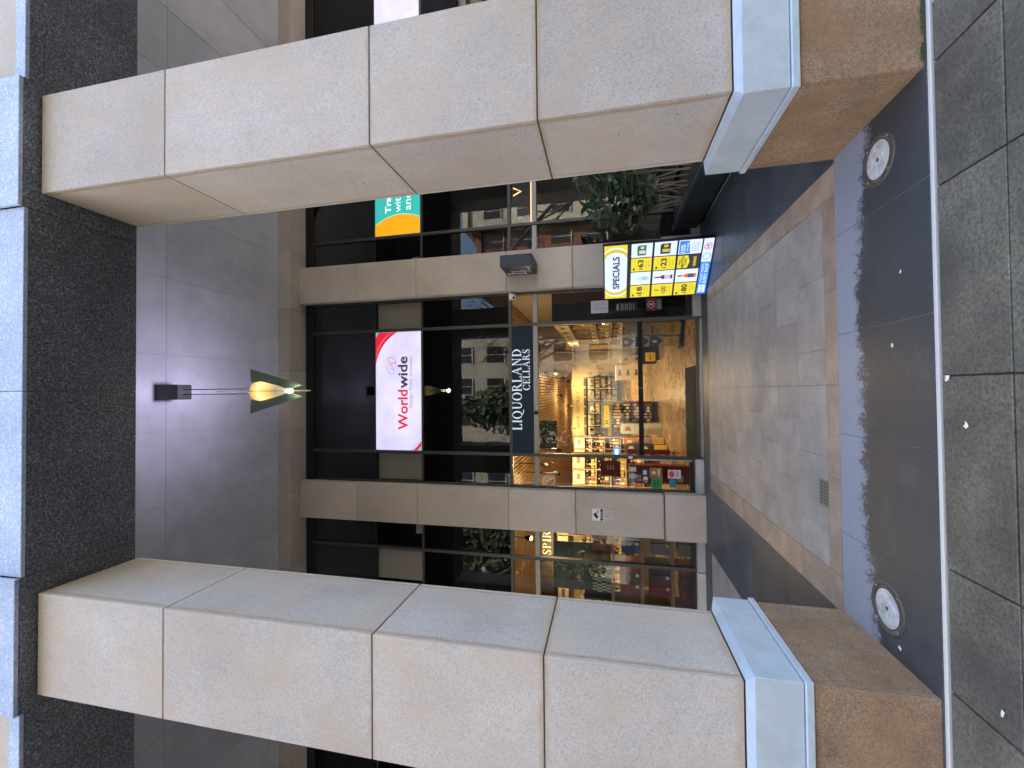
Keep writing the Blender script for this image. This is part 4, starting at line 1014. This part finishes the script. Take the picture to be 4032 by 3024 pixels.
track_spot('black track spotlight seen through the left side pane, lower one', -2.0, 10.4, 2.75, (-2.8, 12, 1.6), 90*SP)
track_spot('black track spotlight lighting the spirits shelving', -4.6, 11.6, 3.3, (-5.0, 13.3, 2.2), 90*SP)
track_spot('black track spotlight inside the hamper window', -3.2, 9.2, 3.25, (-3.0, 8.2, 1.4), 26*SP)
sl_ = thing('shelf_header_sign', 'gold SPIRITS lettering on a dark header in the hamper window', 'sign', (-4.9, 12.9, 3.36))
B(-1.2, 1.2, 0, .03, -.2, .2, .004).build('board', plain('dark_header', (.05, .035, .02), .6), sl_)
lettering('SPIRITS', .55, 0, 1.2, .26, emit('gold_letter', (1, .75, .4), .16), sl_, y=-.006, serif=True)

# hamper shelf behind the left window ---------------------------------------
hsr = thing('hamper_shelf', 'wooden three board display shelf behind the left window', 'shelf', (-3.3, 8.05, 0))
wd = plain('shelf_oak', (.36, .19, .07), .6)
for z in (.46, .98, 1.5): B(-.6, .85, 0, .45, z-.06, z, .004).build('shelf_board', wd, hsr)
for x in (-.6, .11, .82): B(x, x+.03, .1, .45, 0, 2.0, .003).build('upright', plain('upright_black', (.02, .02, .02), .5), hsr)
def hamper(nm, label, x, z, w, h, body, style, group):
    o = thing(nm, label, 'hamper', (x, 8.06, z+.002), group); mtt = plain('hamper_%d_%d_%d' % tuple(int(c*100) for c in body), body, .5)
    B(-w/2, w/2, 0, .32, 0, h, .006).build('box', mtt, o)
    if style == 'check':
        pale = plain('check_pale', (.55, .58, .42), .6); mb = MB(); nx, nz = 6, 4
        for i in range(nx):
            for j in range(nz):
                if (i+j) % 2 == 0: mb.quad((-w/2+w*i/nx, -.002, h*j/nz), (-w/2+w*(i+1)/nx, -.002, h*j/nz), (-w/2+w*(i+1)/nx, -.002, h*(j+1)/nz), (-w/2+w*i/nx, -.002, h*(j+1)/nz))
        mb.build('printed_check', pale, o)
    else:
        tg = plain('tag_yellow', (.75, .6, .1), .6) if style == 'y' else plain('tag_white', (.7, .7, .68), .6)
        B(w*.2, w*.2+.055, -.006, -.001, h*.08, h*.08+.06, .001).build('price_tag', tg, o)
        B(-w*.5, w*.5, -.004, -.0005, h*.86, h*.98, .001).build('lid', mtt, o)
    return o
for k in range(3): hamper('checked_hamper', 'green and cream checked tin, %s on the top board' % ('leftmost', 'middle', 'rightmost')[k], -3.62+k*.18, 1.5, .16, .33, (.03, .09, .05), 'check', 'hampers on the wooden shelf')
reds = (.22, .012, .025); wine_ = (.07, .012, .03); dk = (.03, .018, .045)
for r_i, (z, nm) in enumerate(((.98, 'middle'), (.46, 'lowest'), (.0, 'floor'))):
    for k, (x, c, st) in enumerate(((-3.62, reds, 'y'), (-3.42, wine_, 'w'), (-3.22, reds if r_i != 1 else dk, 'y'))):
        hamper('gift_hamper', 'dark red gift box, %s on the %s board' % (('leftmost', 'middle', 'rightmost')[k], nm) if z else 'dark red gift box, %s on the floor under the boards' % ('leftmost', 'middle', 'rightmost')[k], x, z, .18, .36 if z else .3, c, st, 'hampers on the wooden shelf')
for z, nm, cc in ((1.5, 'top', ((.3, .06, .03), (.45, .3, .1))), (.98, 'middle', ((.04, .1, .3), (.4, .42, .4))), (.46, 'lowest', ((.2, .2, .24), (.3, .16, .06))), (0, 'floor', ((.25, .26, .25), (.12, .1, .06)))):
    for k in range(2):
        hamper('gift_hamper', ('bagged gift pack on the %s board, %s by the mullion' % (nm, ('nearer', 'further')[k])) if z else 'bagged gift pack on the floor, %s by the mullion' % ('nearer', 'further')[k], -2.86+k*.22, z, .2, .33, cc[k], 'w' if k else 'y', 'hampers on the wooden shelf')
tag(B(-3.95, -3.02, 8.6, 8.64, 1.5, 2.62, .02).build('grey_banner_panel', plain('panel_green_grey', (.10, .115, .11), .6)), 'plain grey green panel standing behind the checked tins', 'panel')

# ------------------------------------------------------------------ stickers on the side panes
def sticker(nm, label, x0, x1, z0, z1, c, rounded=0, txt=None, tc=(.02, .02, .02), parts=()):
    o = thing(nm, label, 'sticker', ((x0+x1)/2, YG-.0055, (z0+z1)/2), 'stickers on the side panes'); w, h = abs(x1-x0)/2, abs(z1-z0)/2
    if rounded == 2: pts = [(w*math.cos(t), h*math.sin(t)) for t in [2*math.pi*k/24 for k in range(24)]]
    elif rounded == 1:
        rr = min(w, h)*.35; pts = []
        for sx, sz, a0 in ((1, 1, 0), (-1, 1, 90), (-1, -1, 180), (1, -1, 270)):
            for k in range(5): t = R(a0+90*k/4); pts.append((sx*(w-rr)+rr*math.cos(t), sz*(h-rr)+rr*math.sin(t)))
    else: pts = [(-w, -h), (w, -h), (w, h), (-w, h)]
    MB().prism(pts, -.0012, 0).build('vinyl', plain('vinyl_%d_%d_%d' % tuple(int(q*100) for q in c), c, .5), o)
    for (px, pz_, pw, ph, pc, kind) in parts:
        m_ = plain('vinyl_%d_%d_%d' % tuple(int(q*100) for q in pc), pc, .5)
        if kind == 'o': flat(o, 'printed_mark', [(px+pw*math.cos(t), pz_+ph*math.sin(t)) for t in [2*math.pi*k/18 for k in range(18)]], -.0025, m_)
        else: flat(o, 'printed_mark', [(px-pw, pz_-ph), (px+pw, pz_-ph), (px+pw, pz_+ph), (px-pw, pz_+ph)], -.0025, m_)
    if txt: lettering(txt, 0, 0, w*1.3, h*.5, plain('ink2_%d' % int(tc[0]*100), tc, .6), o, y=-.003, bold=.01)
    return o
sticker('grey_label', 'small grey label, topmost sticker on the left side pane', -1.40, -1.32, 1.06, 1.175, (.4, .45, .45), 0, None, parts=[(0, .01, .02, .02, (.6, .65, .65), 'o')])
sticker('bowl_sticker', 'round grey sticker like a bowl under the small label', -1.53, -1.42, 1.06, 1.185, (.36, .38, .36), 2, parts=[(0, 0, .03, .035, (.5, .5, .46), 'o'), (0, -.085, .022, .025, (.3, .24, .16), 'r')])
sticker('oval_sticker', 'navy oval sticker with pale flower mark', -1.60, -1.335, .84, .98, (.02, .025, .08), 2, parts=[(.06, .01, .035, .03, (.5, .62, .7), 'r'), (-.05, .0, .045, .04, (.75, .5, .35), 'o'), (-.09, -.005, .025, .025, (.7, .45, .3), 'o')])
sticker('brown_sticker', 'brown square sticker with white mark', -1.49, -1.325, .645, .84, (.30, .15, .045), 0, parts=[(.0, .03, .028, .03, (.55, .58, .55), 'o'), (0, -.05, .06, .012, (.6, .6, .55), 'r')])
sticker('green_sticker', 'bright green rounded square sticker', -1.672, -1.498, .648, .822, (.02, .28, .06), 1, parts=[(0, .025, .055, .016, (.008, .09, .02), 'r'), (0, -.025, .055, .016, (.008, .09, .02), 'r')])
sticker('white_notice', 'white notice with red disc low on the left side pane', -1.497, -1.35, .34, .547, (.62, .6, .62), 0, parts=[(0, .045, .055, .045, (.6, .06, .1), 'o'), (0, -.04, .05, .01, (.3, .3, .34), 'r'), (0, -.065, .04, .008, (.3, .3, .34), 'r')])
sticker('teal_sticker', 'teal square sticker beside the white notice', -1.642, -1.512, .42, .525, (.01, .22, .32), 0)
# right pane: black board with notices
tag(B(1.24, 1.745, YG+.03, YG+.045, .21, 2.48, .002).build('notice_board', black), 'tall black board filling the right side pane', 'board')
sticker('hours_notice', 'white printed notice on the black board', 1.352, 1.572, 1.49, 1.785, (.42, .45, .52), 0, parts=[(-.045+.03*j, .08-.0275*k, .008, .008, (.2, .22, .27), 'r') for k in range(7) for j in (0, 1, 3)])
o = sticker('black_notice', 'black notice with thin white lettering lines', 1.36, 1.515, 1.0, 1.36, (.012, .012, .014), 0, parts=[(0, .15, .05, .012, (.4, .42, .4), 'r')]+[(0, .09-k*.07, .065-.01*(k % 2), .004, (.3, .32, .32), 'r') for k in range(4)]+[(0, .06-k*.07, .05, .012, (.12, .13, .13), 'r') for k in range(3)])
o = sticker('prohibition_notice', 'dark red notice with white ring on the black board', 1.352, 1.567, .698, .852, (.22, .012, .02), 0, parts=[(0, 0, .06, .06, (.5, .5, .5), 'o')])
flat(o, 'ring_centre', [(.048*math.cos(t), .048*math.sin(t)) for t in [2*math.pi*k/18 for k in range(18)]], -.0035, black)
flat(o, 'figure', [(-.02, -.035), (-.004, -.035), (.0, .0), (.004, -.035), (.02, -.035), (.016, .03), (-.016, .03)], -.0045, plain('figure_white', (.5, .5, .5), .6))
sticker('small_print_notice', 'small grey lettered notice below the red one', 1.358, 1.558, .60, .69, (.02, .02, .024), 0, parts=[(0, .03-.02*k, .08, .004, (.3, .32, .32), 'r') for k in range(4)])

# ------------------------------------------------------------------ lights and drain in the paving
def uplight(label, x, y):
    o = thing('ground_light', label, 'ground light', (x, y, 0), 'round lights set in the granite strip')
    MB().lathe(0, 0, [(.148, -.02), (.148, .003), (.138, .006), (.121, .006), (.117, .001)], 32, cap=False).build('metal_ring', plain('ring_metal', (.11, .10, .085), .6, .3), o, True)
    MB().lathe(0, 0, [(.0, .004), (.06, .0035), (.118, .002)], 32, cap=False).build('frosted_lens', stone('frosted_lens', (.60, .64, .62), (.80, .82, .81), 40, .35, .3, blot_scale=12), o, True)
    MB().lathe(0, 0, [(.0, .0065), (.010, .006), (.012, .0045)], 10, cap=False).build('centre_screw', plain('screw_dark', (.06, .055, .05), .6), o)
    MB().lathe(0, 0, [(.116, .0035), (.112, .0045), (.106, .0042)], 32, cap=False).build('dirt_gasket', plain('gasket_brown', (.09, .06, .04), .9), o)
    for k in range(4):
        t = R(45+90*k); MB().lathe(.13*math.cos(t), .13*math.sin(t), [(.0, .0085), (.005, .008), (.006, .0055)], 8, cap=False).build('rim_screw', steel, o)
uplight('round frosted ground light at the foot of the right column', 1.31, 2.83)
uplight('round frosted ground light at the foot of the left column', -1.258, 2.846)
dr = thing('floor_drain', 'small perforated metal plate set in the border paving', 'drain cover', (-.765, 3.55, .0015))
B(-.095, .095, -.06, .06, -.01, .002).build('plate', plain('drain_metal', (.22, .23, .19), .6, .3), dr)
mb = MB(); rnd = random.Random(2)
for i in range(7):
    for j in range(4): mb.box(-.08+i*.024, -.066+i*.024, -.05+j*.028, -.041+j*.028, .0021, .0026)
o = mb.build('holes', black, dr); o['kind'] = 'stuff'

# ------------------------------------------------------------------ across the street (seen in the glass)
def opposite(nm, label, x0, x1, y, h, col, nx, nz, ww, wh, floor_h=3.2, band=True):
    o = thing(nm, label, 'building', ((x0+x1)/2, y, 0)); c = stone('wall_'+nm+str(int(x0)), col, tuple(min(1, q*1.15) for q in col), 3, .85, .15, bump=0)
    X0, X1 = x0-o.location.x, x1-o.location.x
    B(X0, X1, -12, 0, 0, h).build('wall', c, o)
    wmesh = B(-ww/2, ww/2, -.05, .02, 0, wh).build('window', plain('window_dark', (.02, .022, .025), .2), o)
    B(-ww/2-.08, ww/2+.08, .0, .1, -.12, -.02).build('sill', plain('sill_pale', (.5, .48, .42), .8), wmesh)
    B(-.03, .03, .021, .05, 0, wh).build('glazing_bar', plain('bar_pale', (.4, .38, .34), .7), wmesh)
    first = True
    for i in range(nx):
        for j in range(nz):
            w = wmesh if first else copy_tree(wmesh, o); first = False
            w.location = (X0+(X1-X0)*(i+.5)/nx, 0, 1.3+j*floor_h)
    B(X0-.2, X1+.2, -12.2, .25, h, h+.5).build('parapet', c, o)
    return o
opposite('cream_building', 'long cream office building across the street mirrored in the glass', -34, 5.0, -24, 19, (.38, .335, .27), 13, 5, 1.5, 1.7)
opposite('brick_building', 'red brick building across the street mirrored in the glass', 9.5, 15.2, -24, 13, (.20, .09, .055), 3, 4, 1.2, 1.8)
opposite('corner_building', 'cream corner building across the street with dark paired windows', 15.4, 38, -23, 14, (.50, .45, .35), 8, 4, 1.4, 1.6)
o = opposite('bounce_tower', 'added unseen tower bouncing warm sunlight towards the right column', -9, 9, 0, 24, (.74, .56, .38), 5, 6, 1.4, 1.7)  # added out of view, bounces warm light onto the right column
o.rotation_euler = (0, 0, R(-90)); o.location = (-18, -15, 0)
bark = plain('tree_bark', (.06, .048, .035), .9)
def bare_tree(label, x, y, h, seed):
    rnd = random.Random(seed); o = thing('bare_tree', label, 'tree', (x, y, 0), 'bare street trees across the road')
    mb = MB(); tw = MB()
    def grow(p, d, l, rr, dep):
        q = p+d*l*.5+Vector((rnd.uniform(-1, 1), rnd.uniform(-1, 1), rnd.uniform(-.3, .6)))*l*.07; e = p+d*l
        (mb if dep < 2 else tw).tube([p, q, e], [rr, rr*.85, rr*.68], 6 if dep < 3 else 4)
        if dep == 5: return
        for k in range(3 if dep < 3 else 2+(rnd.random() < .5)):
            nd = (d+Vector((rnd.uniform(-1, 1), rnd.uniform(-1, 1), rnd.uniform(-.25, .7)))*.75).normalized()
            grow(e if k < 2 else q, nd, l*rnd.uniform(.62, .82), rr*.6, dep+1)
    grow(Vector((0, 0, 0)), Vector((rnd.uniform(-.08, .08), 0, 1)).normalized(), h*.3, .2, 0)
    mb.build('trunk', bark, o); tw.build('crown', bark, o)
bare_tree('bare street tree across the road opposite the planter window', 11.5, -9, 13, 31)
bare_tree('bare street tree across the road opposite the shop door', 3.6, -12, 12, 32)
bare_tree('bare street tree across the road further right', 18.5, -11, 12, 34)
def evergreen(label, x, y, h, wd_, seed, n):
    ev = thing('evergreen_tree', label, 'tree', (x, y, 0), 'evergreen trees across the road')
    MB().tube([(0, 0, 0), (.1, 0, h*.25), (0, .1, h*.75)], [.3, .22, .06], 8).build('trunk', bark, ev)
    rnd = random.Random(seed); mb = MB()
    for k in range(n):
        t = rnd.random()**.8; z = 1.8+t*(h-1.8); rad = (wd_*(1-t)**.6)*rnd.uniform(.25, 1)*(0.8+.3*math.sin(z*2.1+k)); a = rnd.uniform(0, 6.28)
        c = Vector((rad*math.cos(a), rad*math.sin(a), z+rnd.uniform(-.3, .3))); M_ = Euler((rnd.uniform(0, 6), rnd.uniform(0, 6), 0)).to_matrix(); q = rnd.uniform(.12, .3)
        mb.poly([tuple(c+M_ @ Vector(v)*q) for v in ((-1, 0, 0), (0, -.45, .1), (1, 0, 0), (0, .45, .1))], k % 2)
    mb.build('crown', [plain('evergreen_a', (.03, .05, .022), .7), plain('evergreen_b', (.05, .07, .03), .7)], ev)
evergreen('dense dark evergreen tree across the road mirrored in the glass above the sign', -1.2, -13, 12, 3.3, 8, 5200)
evergreen('dark evergreen tree across the road mirrored in the hamper window', -9.5, -11, 16, 4.2, 9, 8500)
evergreen('dark evergreen tree across the road furthest towards the added tower', -14.5, -13, 15, 4.2, 10, 6500)
# bits on the ground ----------------------------------------------------------
def scrap(label, x, y, sz, seed):
    rnd = random.Random(seed); mb = MB(); pts = []
    for k in range(7):
        t = 2*math.pi*k/7; q = sz*rnd.uniform(.5, 1); pts.append((q*math.cos(t), q*.7*math.sin(t), rnd.uniform(.001, sz*.5)))
    for k in range(7): mb.poly([(0, 0, sz*.35), pts[k], pts[(k+1) % 7]])
    tag(mb.build('paper_scrap', plain('paper_white', (.72, .72, .68), .8), None, False, (x, y, .002)), label, 'litter', 'paper scraps on the paving')
scrap('white paper scrap against the metal strip at the middle slab joint', .04, 2.36, .022, 1)
scrap('crumpled white scrap on the street slab left of the middle joint', -.17, 2.26, .02, 2)
scrap('pale scrap on the dark granite strip mid way between the columns', .23, 2.74, .02, 3)
scrap('white scrap on the granite strip close to the right ground light', .62, 2.66, .014, 4)
scrap('white scrap just beside the left ground light', -1.42, 2.74, .016, 5)
scrap('pale scrap on the street slab in front of the left column', -1.32, 2.12, .02, 6)
mb = MB(); rnd = random.Random(5)
for k in range(160):
    x = rnd.choice((rnd.uniform(1.6, 1.68), rnd.uniform(1.72, 1.95))); y = 2.452+rnd.uniform(-.012, .003); q = rnd.uniform(.004, .012)
    mb.poly([(x, y, .003), (x+q*.6, y-q*.4, .004+q), (x+q*.1, y-q*.2, .006+q*1.4)])
o = mb.build('moss', plain('moss_green', (.05, .11, .02), .9)); o['kind'] = 'stuff'; o['label'] = 'small green moss tufts at the foot of the right plinth'
